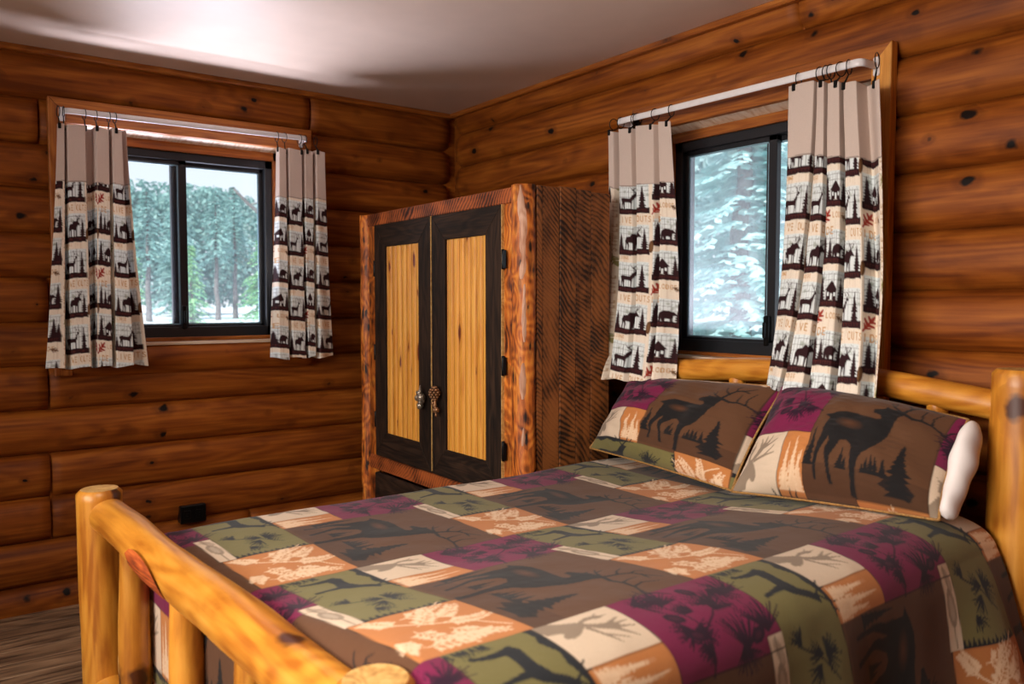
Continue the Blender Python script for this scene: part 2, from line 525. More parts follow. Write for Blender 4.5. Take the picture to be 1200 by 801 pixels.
# ------------------------------------------------------------------ camera
cam_d = bpy.data.cameras.new('camera')
cam = bpy.data.objects.new('camera', cam_d)
COL.objects.link(cam)
CAM = (-2.53, -4.02, 1.353)
cam.location = CAM
cam_d.sensor_width = 36
cam_d.lens = 946 * 36 / 1200
yaw = math.atan2(.593, .805)
cam.rotation_euler = (PI / 2 - math.atan2(47, 946), 0, -yaw)
cam_d.dof.use_dof = True
cam_d.dof.focus_distance = 3.0
cam_d.dof.aperture_fstop = 3.2
cam_d.clip_end = 300
SC.camera = cam

# ------------------------------------------------------------------ room shell
HC = 2.43
XL, YF = -4.7, -5.6   # far limits of the room behind the camera


def log_profile(lo, hi, z0, z1, depth=.048, n=9):
    """(z, inset) of a half-round log face between z0..z1 of the course lo..hi"""
    out = []
    a, b = max(lo, z0), min(hi, z1)
    for i in range(n):
        z = a + (b - a) * i / (n - 1)
        t = (z - lo) / (hi - lo) * 2 - 1
        out.append((z, depth * (1 - (1 - min(1, abs(t) * .985) ** 2.3) ** .62)))
    if b == hi: out.append((b, depth + .012))
    if a == lo: out.insert(0, (a, depth + .012))
    return out


def log_wall(name, horiz, seams, opening, joints, length0, length1, endround):
    """horiz: function (s, inset, z) -> world point; s runs along the wall, s=0 at the corner (negative away)"""
    mb = MB()
    o0, o1, oz0, oz1 = opening
    for k in range(len(seams) - 1):
        lo, hi = seams[k], seams[k + 1]
        cuts = [length0] + sorted(joints.get(k, [])) + [length1]
        for ci in range(len(cuts) - 1):
            a, b = cuts[ci], cuts[ci + 1]
            rnd = random.random() * 60
            spans = []
            if hi <= oz0 or lo >= oz1 or b <= o0 or a >= o1:
                spans.append((a, b, lo, hi))
            else:
                if a < o0: spans.append((a, o0, lo, hi))
                if b > o1: spans.append((o1, b, lo, hi))
                if lo < oz0: spans.append((max(a, o0), min(b, o1), lo, oz0))
                if hi > oz1: spans.append((max(a, o0), min(b, o1), oz1, hi))
            for (p, q, z0, z1) in spans:
                prof = log_profile(lo, hi, z0, z1)
                n = max(2, int((q - p) / .05))
                ss = [p + (q - p) * i / n for i in range(n + 1)]
                # tiny v-groove at butt joints, bullet-nosed ends in the corner
                cols = []
                for s in ss:
                    e = 0.0
                    d = endround - s
                    if b == length1 and d < .10:
                        e = .07 * (1 - math.sqrt(max(0, 1 - ((.10 - d) / .10) ** 2)))
                    cols.append((s, e))
                if p in joints.get(k, []): cols.insert(1, (p + .006, 0)); cols[0] = (p, .03)
                if q in joints.get(k, []): cols.insert(-1, (q - .006, 0)); cols[-1] = (q, .03)
                vs, gs, fs = [], [], []
                for (s, e) in cols:
                    for (z, ins) in prof:
                        w = .0035 * mnoise.noise(Vector((s * 1.7 + rnd, z * 9, 0)))
                        vs.append(horiz(s, ins + e + w, z))
                        gs.append((s + rnd, z * 1.15, ins + rnd * .37))
                m_ = len(prof)
                for i in range(len(cols) - 1):
                    for j in range(m_ - 1):
                        fs.append((i * m_ + j, (i + 1) * m_ + j, (i + 1) * m_ + j + 1, i * m_ + j + 1))
                mb.add(vs, fs, gs, rnd)
                nf = len(fs)
                for q_ in range(nf):
                    j = q_ % (m_ - 1)
                    if (j == 0 and z0 == lo) or (j == m_ - 2 and z1 == hi):
                        mb.m[-nf + q_] = 1
    return mb


ZA = [.110 + .1925 * k for k in range(-1, 13)]
ZA[-1] = HC + .02
ZB = [2.320 - .186 * k for k in range(13)][::-1]
ZB = ZB + [2.32 + .186]
OPA = (-1.995, -.985, 1.165, 2.128)
mb = log_wall('wall_back', lambda s, i, z: (s, i, z), ZA, OPA,
              {3: [-2.075], 5: [-2.075], 7: [-.87, -2.065], 12: [-.86], 11: [-2.085], 2: [-2.078], 6: [-3.1], 9: [-3.2], 1: [-1.2], 4: [-3.3]}, XL, .03, .03)
# solid wall behind the logs, pierced by the window
for bx in ((XL, OPA[0]), (OPA[1], .3)):
    mb.box(bx[0], bx[1], .046, .19, -.05, HC + .25, rnd=3)
mb.box(OPA[0], OPA[1], .046, .19, -.05, OPA[2], rnd=3)
mb.box(OPA[0], OPA[1], .046, .19, OPA[3], HC + .25, rnd=3)
struct(mb.build('wall_back', [M_LOGS, M_CAULK]))
OPB = (-2.585, -1.555, 1.135, 2.074)   # along y
mb = log_wall('wall_right', lambda s, i, z: (i, s, z), ZB, OPB, {11: [-3.4], 12: [-2.28], 9: [-3.9], 10: [-4.2], 7: [-4.0], 3: [-1.2]}, YF, .03, .03)
for bx in ((YF, OPB[0]), (OPB[1], .05)):
    mb.box(.046, .19, bx[0], bx[1], -.05, HC + .25, axis=1, rnd=4)
mb.box(.046, .19, OPB[0], OPB[1], -.05, OPB[2], axis=1, rnd=4)
mb.box(.046, .19, OPB[0], OPB[1], OPB[3], HC + .25, axis=1, rnd=4)
struct(mb.build('wall_right', [M_LOGS, M_CAULK]))
# the walls behind the camera: left wall has an assumed wide window opening
OPL = (-4.3, -1.5, .85, 2.15)
mb = log_wall('wall_left', lambda s, i, z: (XL - i, s, z), ZA, OPL, {}, YF, .05, .3)
for bx in ((YF, OPL[0]), (OPL[1], .05)):
    mb.box(XL - .19, XL - .046, bx[0], bx[1], -.05, HC + .25, axis=1, rnd=4)
mb.box(XL - .19, XL - .046, OPL[0], OPL[1], -.05, OPL[2], axis=1, rnd=4)
mb.box(XL - .19, XL - .046, OPL[0], OPL[1], OPL[3], HC + .25, axis=1, rnd=4)
struct(mb.build('wall_left', [M_LOGS, M_CAULK]))
mb = log_wall('wall_front', lambda s, i, z: (s, YF - i, z), ZA, (9, 9.1, 9, 9.1), {}, XL, .03, .3)
mb.box(XL - .2, .2, YF - .19, YF - .046, -.05, HC + .25, rnd=4)
struct(mb.build('wall_front', [M_LOGS, M_CAULK]))

# floor planks run along the back wall
mb = MB()
y = .1
k = 0
while y > YF - .1:
    x = XL - .2 - random.random() * .8
    while x < .25:
        l = 1.2
        mb.box(max(x, XL - .2), min(x + l - .001, .25), y - .124, y, -.02, 0, rnd=random.random() * 90, ch=.0012) if min(x + l, .25) - max(x, XL - .2) > .01 else None
        x += l
    y -= .126
struct(mb.build('floor', M_FLOOR))
mb = MB()
mb.box(XL - .2, .2, YF - .2, .2, -.25, -.021)
struct(mb.build('floor_slab', M_OUTER))
mb = MB()
mb.box(XL - .3, .3, YF - .3, .3, HC, HC + .18)
struct(mb.build('ceiling', M_CEIL))
# roof shading the ground beside the house
mb = MB()
mb.box(XL - .6, .6, YF - .6, .6, HC + .26, HC + .34)
struct(mb.build('roof', M_OUTER))
# quarter trim under the ceiling
mb = MB(); mb.box(XL, .0, -.034, .03, 2.405, HC + .002, rnd=7, ch=.006)
struct(mb.build('trim_1', M_TRIM))
mb = MB(); mb.box(-.034, .03, YF, -.0, 2.405, HC + .002, axis=1, rnd=9, ch=.006)
struct(mb.build('trim_2', M_TRIM))


# ------------------------------------------------------------------ windows (A: back wall, B: right wall)
def PA(s, d, z): return (s, d, z)      # d = outward distance from the wall face
def PB(s, d, z): return (d, s, z)


def bx(mb, wall, s0, s1, d0, d1, z0, z1, along='s', rnd=None, mat=0, ch=.002):
    if wall == 'A':
        mb.box(s0, s1, d0, d1, z0, z1, axis=0 if along == 's' else 2, rnd=rnd, mat=mat, ch=ch)
    else:
        mb.box(d0, d1, s0, s1, z0, z1, axis=1 if along == 's' else 2, rnd=rnd, mat=mat, ch=ch)


def mitre_board(name, wall, poly, d0, d1, along, mat, rnd):
    mb = MB()
    P = PA if wall == 'A' else PB
    eu, ew = (((1, 0, 0), (0, 1, 0)) if wall == 'A' else ((0, 1, 0), (1, 0, 0)))
    mb.prism(poly, P(0, d0, 0), eu, (0, 0, 1), ew, d1 - d0, rnd, 0, along)
    return struct(mb.build(name, mat, bevel=.004))


def window(idx, wall, s0, s1, z0, z1, op, slide):
    """black horizontal slider: outer frame, two sashes with panes, latch; s from left to right in the picture"""
    sg = 1 if s1 > s0 else -1
    W = struct(bpy.data.objects.new('window_%d' % idx, None))
    COL.objects.link(W)
    WORLD[W.name] = Vector((0, 0, 0))
    lo, hi = min(s0, s1), max(s0, s1)
    f = .045
    mb = MB()
    for (a, b, c, d, al) in ((lo, hi, z1 - f, z1, 's'), (lo, hi, z0, z0 + f + .012, 's'), (lo, lo + f, z0, z1, 'z'), (hi - f, hi, z0, z1, 'z')):
        bx(mb, wall, a, b, .075, .155, c, d, al)
    mb.build('frame', M_BLACKFRAME, W)
    mid = (s0 + s1) / 2
    for j, (a, b, d) in enumerate(((s0 + sg * f * .6, mid + sg * .036, .105), (mid - sg * .03, s1 - sg * f * .6, .13))):
        if slide: d = (.105, .132)[j]
        a, b = min(a, b), max(a, b)
        mb = MB(); t = .036
        zz0, zz1 = z0 + f * .7, z1 - f * .6
        for (p, q, c, e, al) in ((a, b, zz1 - t, zz1, 's'), (a, b, zz0, zz0 + t, 's'), (a, a + t, zz0, zz1, 'z'), (b - t, b, zz0, zz1, 'z')):
            bx(mb, wall, p, q, d - .016, d + .012, c, e, al)
        sash = mb.build('sash', M_BLACKFRAME, W)
        mb = MB()
        for (p, q, c, e, al) in ((a + t, b - t, zz1 - t - .006, zz1 - t, 's'), (a + t, b - t, zz0 + t, zz0 + t + .006, 's'), (a + t, a + t + .006, zz0 + t, zz1 - t, 'z'),
                                 (b - t - .006, b - t, zz0 + t, zz1 - t, 'z')):
            bx(mb, wall, p, q, d - .010, d - .004, c, e, al, ch=0)
        mb.build('gasket', M_GASKET, sash)
        mb = MB()
        P = PA if wall == 'A' else PB
        vs = [P(a + t, d, zz0 + t), P(b - t, d, zz0 + t), P(b - t, d, zz1 - t), P(a + t, d, zz1 - t)]
        mb.add(vs, [(0, 1, 2, 3)], smooth=False)
        mb.build('pane', M_GLASS if wall == 'A' else M_GLASS2, sash)
    mb = MB()
    c = mid + sg * .012
    bx(mb, wall, c - .011, c + .011, .066, .092, z0 + .045, z0 + .16, 'z', ch=.004)
    bx(mb, wall, c - .005, c + .005, .052, .068, z0 + .075, z0 + .135, 'z', ch=.003)
    mb.build('latch', M_BLACK, W)
    # wooden stop around the frame
    mb = MB()
    o0, o1, oz0, oz1 = op
    g = .004
    bx(mb, wall, o0, o1, .058, .078, z1 - .006, oz1 + .01, 's', rnd=2 + idx)
    bx(mb, wall, o0, o1, .058, .078, oz0 - .01, z0 + .008, 's', rnd=3 + idx)
    bx(mb, wall, o0 - .0, lo + .008, .058, .078, oz0, oz1, 'z', rnd=4 + idx)
    bx(mb, wall, hi - .008, o1, .058, .078, oz0, oz1, 'z', rnd=5 + idx)
    mb.build('stop', M_TRIM, W)
    # reveal lining boards
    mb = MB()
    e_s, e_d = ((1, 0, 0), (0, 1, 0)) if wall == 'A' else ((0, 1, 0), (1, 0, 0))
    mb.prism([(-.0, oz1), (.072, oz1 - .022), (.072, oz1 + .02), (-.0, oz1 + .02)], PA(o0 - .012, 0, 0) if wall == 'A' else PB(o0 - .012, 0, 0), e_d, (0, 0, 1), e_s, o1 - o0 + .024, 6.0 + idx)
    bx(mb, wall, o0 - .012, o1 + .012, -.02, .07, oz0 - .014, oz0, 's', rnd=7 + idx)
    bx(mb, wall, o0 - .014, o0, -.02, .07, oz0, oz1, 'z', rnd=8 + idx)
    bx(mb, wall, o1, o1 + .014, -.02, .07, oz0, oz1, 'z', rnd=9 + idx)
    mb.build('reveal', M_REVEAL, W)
    return W


window(1, 'A', -1.96, -1.035, 1.175, 2.075, OPA, True)
window(2, 'B', -1.645, -2.57, 1.140, 2.024, OPB, True)

# window 1 trim: mitred top and side boards, a half-log under the sill
t = .068
x0, x1, zt, zb = -2.056, -.871, 2.232, 1.03
mitre_board('trim_3', 'A', [(x0, zt), (x0 + t, zt - t), (x0 + t, zt - .106), (x1, zt - .106), (x1, zt)], -.032, .004, 0, M_TRIM, 3.3)
mitre_board('trim_4', 'A', [(x0, zt), (x0, zb), (x0 + t, zb), (x0 + t, zt - t)], -.032, .004, 1, M_TRIM, 5.1)
mitre_board('trim_5', 'A', [(-.985, zb + .15), (-.985, zt - t), (x1, zt - t), (x1, zb + .15)], -.02, .004, 1, M_TRIM, 6.4)
mb = MB()
prof = [(1.015 + .145 * i / 10, .05 * math.sin(PI * i / 10) ** .6) for i in range(11)]
vs, fs, gs = [], [], []
n = 30
for i in range(n + 1):
    s = -2.03 + 1.165 * i / n
    for (z, d) in prof:
        vs.append((s, .03 - d - .02, z)); gs.append((s + 3.1, z, d))
for i in range(n):
    for j in range(10):
        fs.append((i * 11 + j, (i + 1) * 11 + j, (i + 1) * 11 + j + 1, i * 11 + j + 1))
fs += [tuple(range(11)), tuple(range(n * 11, n * 11 + 11))[::-1]]
mb.add(vs, fs, gs, 12.2)
struct(mb.build('trim_6', M_LOGS))
# window 2 trim
y0, y1, zt, zb = -1.49, -2.648, 2.178, 1.02
mitre_board('trim_7', 'B', [(y1, zt), (y1 + t, zt - t), (y1 + t, zt - .106), (y0, zt - .106), (y0, zt)], -.026, .004, 0, M_TRIM, 13.3)
mitre_board('trim_8', 'B', [(y1, zt), (y1, zb), (y1 + t, zb), (y1 + t, zt - t)], -.034, .004, 1, M_OCHRE, 15.1)
mitre_board('trim_9', 'B', [(y0, zt), (y0, zb), (y0 - t, zb), (y0 - t, zt - t)], -.026, .004, 1, M_TRIM, 16.1)
mitre_board('trim_10', 'B', [(y1 + t, 1.05), (y0 - t, 1.05), (y0 - t, 1.125), (y1 + t, 1.125)], -.026, .004, 0, M_TRIM, 17.1)

# ------------------------------------------------------------------ print rasteriser
class Canvas:
    def __init__(s, w, h, res, base, wrap=True):
        s.res = res
        s.nx, s.ny = int(round(w / res)), int(round(h / res))
        s.w, s.h = w, h
        s.a = np.empty((s.ny, s.nx, 3), dtype=np.float32)
        s.a[:] = base
        s.wrap = wrap

    def _mask(s, x0, x1, y0, y1):
        i0, i1 = int(math.floor(x0 / s.res)), int(math.ceil(x1 / s.res)) + 1
        j0, j1 = int(math.floor(y0 / s.res)), int(math.ceil(y1 / s.res)) + 1
        X = (np.arange(i0, i1) + .5) * s.res
        Y = (np.arange(j0, j1) + .5) * s.res
        return np.arange(i0, i1) % s.nx, np.arange(j0, j1) % s.ny, X[None, :], Y[:, None]

    def _put(s, ii, jj, m, col, alpha=1.0):
        sub = s.a[np.ix_(jj, ii)]
        mm = (m * alpha)[..., None].astype(np.float32)
        s.a[np.ix_(jj, ii)] = sub * (1 - mm) + np.array(col, dtype=np.float32) * mm

    def rect(s, x0, x1, y0, y1, col, alpha=1.0):
        ii, jj, X, Y = s._mask(x0, x1, y0, y1)
        m = ((X >= x0) & (X < x1) & (Y >= y0) & (Y < y1)).astype(np.float32)
        s._put(ii, jj, m, col, alpha)

    def poly(s, pts, col, alpha=1.0):
        p = np.array(pts)
        ii, jj, X, Y = s._mask(p[:, 0].min(), p[:, 0].max(), p[:, 1].min(), p[:, 1].max())
        m = np.zeros((Y.shape[0], X.shape[1]), dtype=bool)
        n = len(p)
        for k in range(n):
            xa, ya = p[k]; xb, yb = p[(k + 1) % n]
            if ya == yb: continue
            c = ((Y >= min(ya, yb)) & (Y < max(ya, yb)))
            xi = xa + (Y - ya) / (yb - ya) * (xb - xa)
            m ^= c & (X < xi)
        s._put(ii, jj, m.astype(np.float32), col, alpha)

    def line(s, pts, w0, col, w1=None, alpha=1.0):
        w1 = w0 if w1 is None else w1
        n = len(pts) - 1
        for k in range(n):
            (xa, ya), (xb, yb) = pts[k], pts[k + 1]
            wa, wb = w0 + (w1 - w0) * k / n, w0 + (w1 - w0) * (k + 1) / n
            wm = max(wa, wb)
            ii, jj, X, Y = s._mask(min(xa, xb) - wm, max(xa, xb) + wm, min(ya, yb) - wm, max(ya, yb) + wm)
            dx, dy = xb - xa, yb - ya
            l2 = dx * dx + dy * dy + 1e-12
            t = np.clip(((X - xa) * dx + (Y - ya) * dy) / l2, 0, 1)
            d = np.hypot(X - xa - t * dx, Y - ya - t * dy)
            m = np.clip((wa + (wb - wa) * t) / 2 / s.res - d / s.res + .5, 0, 1)
            s._put(ii, jj, m, col, alpha)

    def ell(s, cx, cy, rx, ry, ang, col, alpha=1.0, soft=0.0):
        R = max(rx, ry)
        ii, jj, X, Y = s._mask(cx - R, cx + R, cy - R, cy + R)
        c, sn = math.cos(ang), math.sin(ang)
        u = ((X - cx) * c + (Y - cy) * sn) / rx
        v = (-(X - cx) * sn + (Y - cy) * c) / ry
        q = np.sqrt(u * u + v * v)
        m = (q < 1).astype(np.float32) if soft == 0 else np.clip((1 - q) / soft, 0, 1)
        s._put(ii, jj, m, col, alpha)

    def fir(s, cx, y0, y1, hw, col, up=1, tiers=9, alpha=1.0):
        """jagged conifer silhouette from base y0 to apex y1"""
        h = y1 - y0
        L, Rr = [], []
        for k in range(tiers):
            f0, f1 = k / tiers, (k + .75) / tiers
            wo = hw * (1 - f0) * (.8 + .4 * random.random())
            L += [(cx - wo, y0 + h * f0), (cx - wo * .5, y0 + h * f1)]
            Rr += [(cx + wo * (.85 + .3 * random.random()), y0 + h * f0), (cx + wo * .5, y0 + h * f1)]
        s.poly(L + [(cx, y1)] + Rr[::-1], col, alpha)

    def get(s):
        """halved (box filtered) array"""
        a = s.a[: s.ny // 2 * 2, : s.nx // 2 * 2]
        return (a[0::2, 0::2] + a[1::2, 0::2] + a[0::2, 1::2] + a[1::2, 1::2]) / 4


def sample(a, w, h, X, Y):
    ny, nx = a.shape[:2]
    fx = (X / w * nx) - .5
    fy = (Y / h * ny) - .5
    i0 = np.floor(fx).astype(int); j0 = np.floor(fy).astype(int)
    tx = (fx - i0)[..., None]; ty = (fy - j0)[..., None]
    A = a[j0 % ny, i0 % nx]; B = a[j0 % ny, (i0 + 1) % nx]; C = a[(j0 + 1) % ny, i0 % nx]; D = a[(j0 + 1) % ny, (i0 + 1) % nx]
    return (A * (1 - tx) + B * tx) * (1 - ty) + (C * (1 - tx) + D * tx) * ty


# ------------------------------------------------------------------ quilt print  (x = r to the right, y = u up)
QW, QH = .645, .665
CREAM, OLIVE, PLUM = lin(206, 184, 160), lin(112, 104, 62), lin(112, 26, 64)
BROWN, ORANGE, DARK = lin(90, 59, 38), lin(182, 116, 64), lin(27, 24, 24)
TAUPE, LEAF, SEAM = lin(140, 122, 104), lin(224, 192, 158), lin(40, 27, 20)
NAVY = lin(30, 32, 36)
PDARK = lin(40, 14, 34)


def needles(cv, cx, cy, ang, L, col, n=15, spread=1.0, w=.0026):
    for k in range(n):
        a = ang + spread * (2 * (k + .5) / n - 1) + random.uniform(-.08, .08)
        l = L * random.uniform(.7, 1.05)
        cv.line([(cx, cy), (cx + l * math.cos(a), cy + l * math.sin(a))], w * 1.6, col, w * .6)


def branch(cv, pts, L, col, step=2):
    cv.line(pts, .005, col, .002)
    for k in range(len(pts) - 1):
        a = math.atan2(pts[k + 1][1] - pts[k][1], pts[k + 1][0] - pts[k][0])
        for q in range(3):
            t = q / 3
            needles(cv, pts[k][0] + (pts[k + 1][0] - pts[k][0]) * t, pts[k][1] + (pts[k + 1][1] - pts[k][1]) * t, a, L, col, 10, .95)
    needles(cv, pts[-1][0], pts[-1][1], a, L, col, 14, .9)


def quilt_print():
    cv = Canvas(QW, QH, .00075, BROWN)
    OL = lambda: cv.rect(0, .40, 0, .19, OLIVE)
    cv.rect(.40, QW, 0, .20, ORANGE); cv.rect(.40, QW, -.04, 0, ORANGE)
    OL()
    cv.rect(0, .145, .19, .37, CREAM)
    cv.rect(.145, .23, .19, .37, ORANGE)
    cv.rect(0, .23, .37, QH, PLUM)
    cv.rect(.20, .40, -.045, 0, CREAM)
    # ---- brown panel with a large elk looking back
    T = lambda p: [(.235 + (x - 70) / 800 * .405, .615 - (y - 70) / 690 * .41) for (x, y) in p]
    cv.rect(.23, .645, .20, .275, lin(70, 45, 30), .55)
    cv.fir(*T([(690, 0)])[0][:1], T([(0, 735)])[0][1], T([(0, 445)])[0][1], .062, DARK, tiers=10)
    for (x, yt, hw) in ((480, 570, .016), (512, 552, .014), (540, 560, .015), (590, 560, .02), (300, 538, .016), (90, 440, .018), (330, 580, .012), (455, 610, .012)):
        q = T([(x, 655), (x, yt)])
        cv.fir(q[0][0], q[0][1], q[1][1], hw, DARK, tiers=7)
    q = T([(420, 640), (600, 660), (560, 690), (760, 745), (800, 700), (700, 640)])
    cv.poly(q, DARK, .9)
    body = [(400, 272), (408, 295), (440, 297), (468, 305), (478, 325), (455, 337), (380, 331), (300, 318), (230, 318), (170, 335), (140, 350), (105, 362),
            (140, 377), (146, 400), (138, 450), (140, 500), (124, 545), (122, 590), (128, 650), (133, 715), (150, 715), (147, 650), (150, 595), (168, 550),
            (195, 495), (203, 520), (188, 560), (194, 600), (218, 660), (238, 727), (262, 727), (242, 660), (226, 600), (240, 560), (258, 528), (270, 505),
            (310, 495), (348, 518), (358, 560), (368, 640), (378, 700), (368, 758), (410, 768), (410, 640), (422, 580), (437, 550), (472, 530), (512, 490),
            (547, 420), (567, 350), (582, 290), (604, 258), (592, 232), (560, 240), (520, 240), (490, 238), (472, 230), (466, 250), (430, 262)]
    cv.poly(T(body), DARK)
    c = T([(290, 395)])[0]
    cv.ell(c[0], c[1], .055, .022, -.1, lin(98, 60, 36), .75, soft=.9)
    for (pts, w0, w1) in (([(592, 240), (612, 190), (640, 152), (685, 140), (745, 152)], .011, .005), ([(612, 195), (570, 165), (547, 122)], .008, .003),
                          ([(640, 152), (630, 125), (655, 100)], .007, .003), ([(690, 142), (730, 125), (768, 103)], .007, .003), ([(560, 240), (510, 220), (470, 193)], .008, .003),
                          ([(512, 216), (500, 180)], .006, .003), ([(600, 252), (660, 268), (720, 258), (790, 265), (890, 300)], .012, .005),
                          ([(715, 258), (700, 220), (698, 172)], .008, .003), ([(785, 262), (768, 210), (800, 150)], .008, .003), ([(880, 296), (900, 260), (940, 230)], .008, .003)):
        cv.line(T(pts), w0, DARK, w1)
    # ---- cream panel, moose head
    T = lambda p: [((x - 112) / 275 * .145, .368 - (y - 218) / 245 * .178) for (x, y) in p]
    cv.poly(T([(112, 462), (112, 415), (140, 385), (165, 345), (185, 335), (205, 350), (228, 372), (243, 392), (246, 410), (236, 428), (218, 426), (206, 414), (194, 424), (188, 455), (160, 462)]), TAUPE)
    for (pts, w0, w1) in (([(190, 345), (225, 315), (248, 280)], .010, .026), ([(230, 290), (204, 240)], .011, .003), ([(240, 285), (234, 228)], .011, .003), ([(250, 285), (276, 228)], .011, .003),
                          ([(255, 288), (330, 250)], .011, .003), ([(215, 345), (275, 330), (325, 280)], .010, .003), ([(275, 330), (335, 312)], .008, .003),
                          ([(172, 345), (160, 315), (170, 280)], .008, .012), ([(168, 290), (150, 300)], .006, .002), ([(170, 285), (172, 250)], .007, .002), ([(165, 300), (140, 270)], .006, .002)):
        cv.line(T(pts), w0, TAUPE, w1)
    # ---- orange strip with pale firs
    for (x, y0, y1, hw) in ((.168, .20, .335, .018), (.195, .20, .355, .018), (.214, .20, .31, .014)):
        cv.fir(x, y0, y1, hw, LEAF, tiers=11, alpha=.85)
    for k in range(16):
        x = .15 + .075 * random.random(); yy = .2 + .08 * random.random()
        cv.line([(x, yy), (x + .003, yy + .03)], .004, LEAF, .002, .8)
    # ---- plum panel, pine branches with cones
    br = [(.235, .455), (.19, .47), (.15, .485), (.11, .475), (.06, .455)]
    cv.line(br, .005, PDARK, .003)
    cv.line([(.15, .485), (.125, .53), (.10, .56)], .005, PDARK, .003)
    for (x, y, a, L) in ((.205, .56, 2.9, .075), (.20, .55, .2, .06), (.06, .46, 2.6, .06), (.05, .47, 3.6, .075), (.145, .46, 1.0, .05), (.145, .455, 4.6, .05), (.115, .55, 2.4, .06),
                         (.10, .56, 3.4, .06), (.05, .60, .4, .075), (.08, .625, 2.6, .07), (.19, .63, 3.0, .08), (.03, .41, 1.4, .07), (.18, .47, 5.2, .04), (.10, .50, 4.0, .04)):
        needles(cv, x, y, a, L, PDARK, 20, 1.0, .0032)
    for (x, y, a) in ((.155, .455, 1.2), (.105, .445, .9), (.04, .55, .5), (.19, .60, 2.0)):
        cv.ell(x, y, .022, .013, a, PDARK)
        cv.ell(x, y, .012, .006, a, lin(70, 26, 46), .7)
    # ---- olive panel: small elk, pine sprigs, firs along the edge
    T = lambda p: [(.03 + x * .19, .03 + y * .155) for (x, y) in p]
    cv.poly(T([(0, .55), (.10, .62), (.35, .60), (.52, .66), (.60, .80), (.68, .88), (.78, .84), (.72, .76), (.66, .66), (.58, .48), (.50, .40), (.50, .2), (.53, .0), (.47, .0), (.44, .2),
                   (.40, .40), (.25, .42), (.14, .40), (.13, .2), (.08, .0), (.03, .0), (.06, .2), (.04, .40)]), NAVY)
    for pts in ([(.66, .86), (.60, .98), (.46, 1.02)], [(.60, .97), (.62, 1.1)], [(.68, .87), (.78, 1.0), (.95, 1.02)], [(.78, 1.0), (.80, 1.12)], [(.56, 1.0), (.50, 1.1)], [(.86, 1.01), (.9, 1.1)]):
        cv.line(T(pts), .006, NAVY, .003)
    for (x, y, a, L) in ((.27, .12, .9, .05), (.27, .12, 2.4, .045), (.27, .11, 4.4, .045), (.29, .10, 5.6, .05), (.33, .06, .4, .045), (.24, .05, 3.6, .04)):
        needles(cv, x, y, a, L, NAVY, 13, .8, .003)
    cv.line([(.24, .04), (.28, .11), (.33, .15)], .005, NAVY, .003)
    cv.poly([(.0, .17), (.03, .175), (.05, .165), (.09, .178), (.12, .17), (.19, .185), (.19, .19), (0, .19)], NAVY)
    for k in range(13):
        cv.fir(.385 + random.uniform(-.006, .006), 0, 0, 0, NAVY) if 0 else None
        yy = .004 + k * .0145
        cv.poly([(.40, yy - .008), (.40, yy + .008), (.40 - random.uniform(.012, .028), yy)], NAVY)
    for k in range(7):
        yy = .006 + k * .012
        needles(cv, .004, yy, random.uniform(-.2, .5), random.uniform(.02, .045), NAVY, 5, .5, .0022)
    # ---- small cream patch with a cone
    cv.line([(.205, -.025), (.395, -.02)], .004, TAUPE)
    cv.ell(.30, -.022, .045, .016, .05, TAUPE, .9); cv.ell(.30, -.022, .03, .008, .05, lin(176, 158, 138), .9)
    cv.ell(.235, -.02, .03, .011, .3, TAUPE, .6)
    # ---- orange panel with pale leaf sprays
    def spray(x, y, a, L, n=10):
        px, py = x, y
        for k in range(n):
            a2 = a + .07 * k
            nx_, ny_ = px + L / n * math.cos(a2), py + L / n * math.sin(a2)
            cv.line([(px, py), (nx_, ny_)], .0032, LEAF)
            for sd in (-1, 1):
                an = a2 + sd * random.uniform(.7, 1.1)
                l = .024 * (1 - .5 * k / n)
                cx, cy = nx_ + l * .6 * math.cos(an), ny_ + l * .6 * math.sin(an)
                if .405 < cx < .642 and -.036 < cy < .197:
                    cv.ell(cx, cy, l * .5, l * .16, an, LEAF, .85)
                    for q in (-.6, .6):
                        cv.ell(cx + .25 * l * math.cos(an + q), cy + .25 * l * math.sin(an + q), l * .36, l * .12, an + q, LEAF, .85)
            px, py = nx_, ny_
    for sp_ in ((.52, .03, .2, .12), (.50, .05, 2.2, .11), (.51, .10, 1.2, .09), (.47, .02, 3.4, .07), (.60, .0, 1.3, .15), (.44, .05, 1.7, .13), (.56, .0, 5.4, .06), (.545, .09, .5, .10), (.48, .10, 1.9, .09), (.58, .06, 1.0, .08)):
        spray(*sp_)
    cv.line([(.41, -.02), (.47, .03), (.51, .09), (.54, .15), (.60, .185)], .006, LEAF, .004)
    # ---- dark stitched seams between patches
    for (x0, x1, y0, y1) in ((0, .40, 0, 0), (0, .23, .37, .37), (0, .23, .19, .19), (.145, .145, .19, .37), (.23, .23, .19, QH), (.40, .40, -.04, .20), (.40, QW, .2, .2),
                             (.4, QW, -.04, -.04), (0, 0, 0, QH), (.20, .40, -.045, -.045), (.2, .2, -.045, 0), (.23, .4, .19, .19)):
        cv.line([(x0, y0), (x1, y1)], .0024, SEAM, alpha=.8)
    return cv.get()


QP = quilt_print()


def set_print(me, rgb):
    a = me.color_attributes.new('print', 'FLOAT_COLOR', 'POINT')
    n = rgb.reshape(-1, 3).shape[0]
    d = np.ones((n, 4), dtype=np.float32)
    d[:, :3] = rgb.reshape(-1, 3)
    a.data.foreach_set('color', d.ravel())


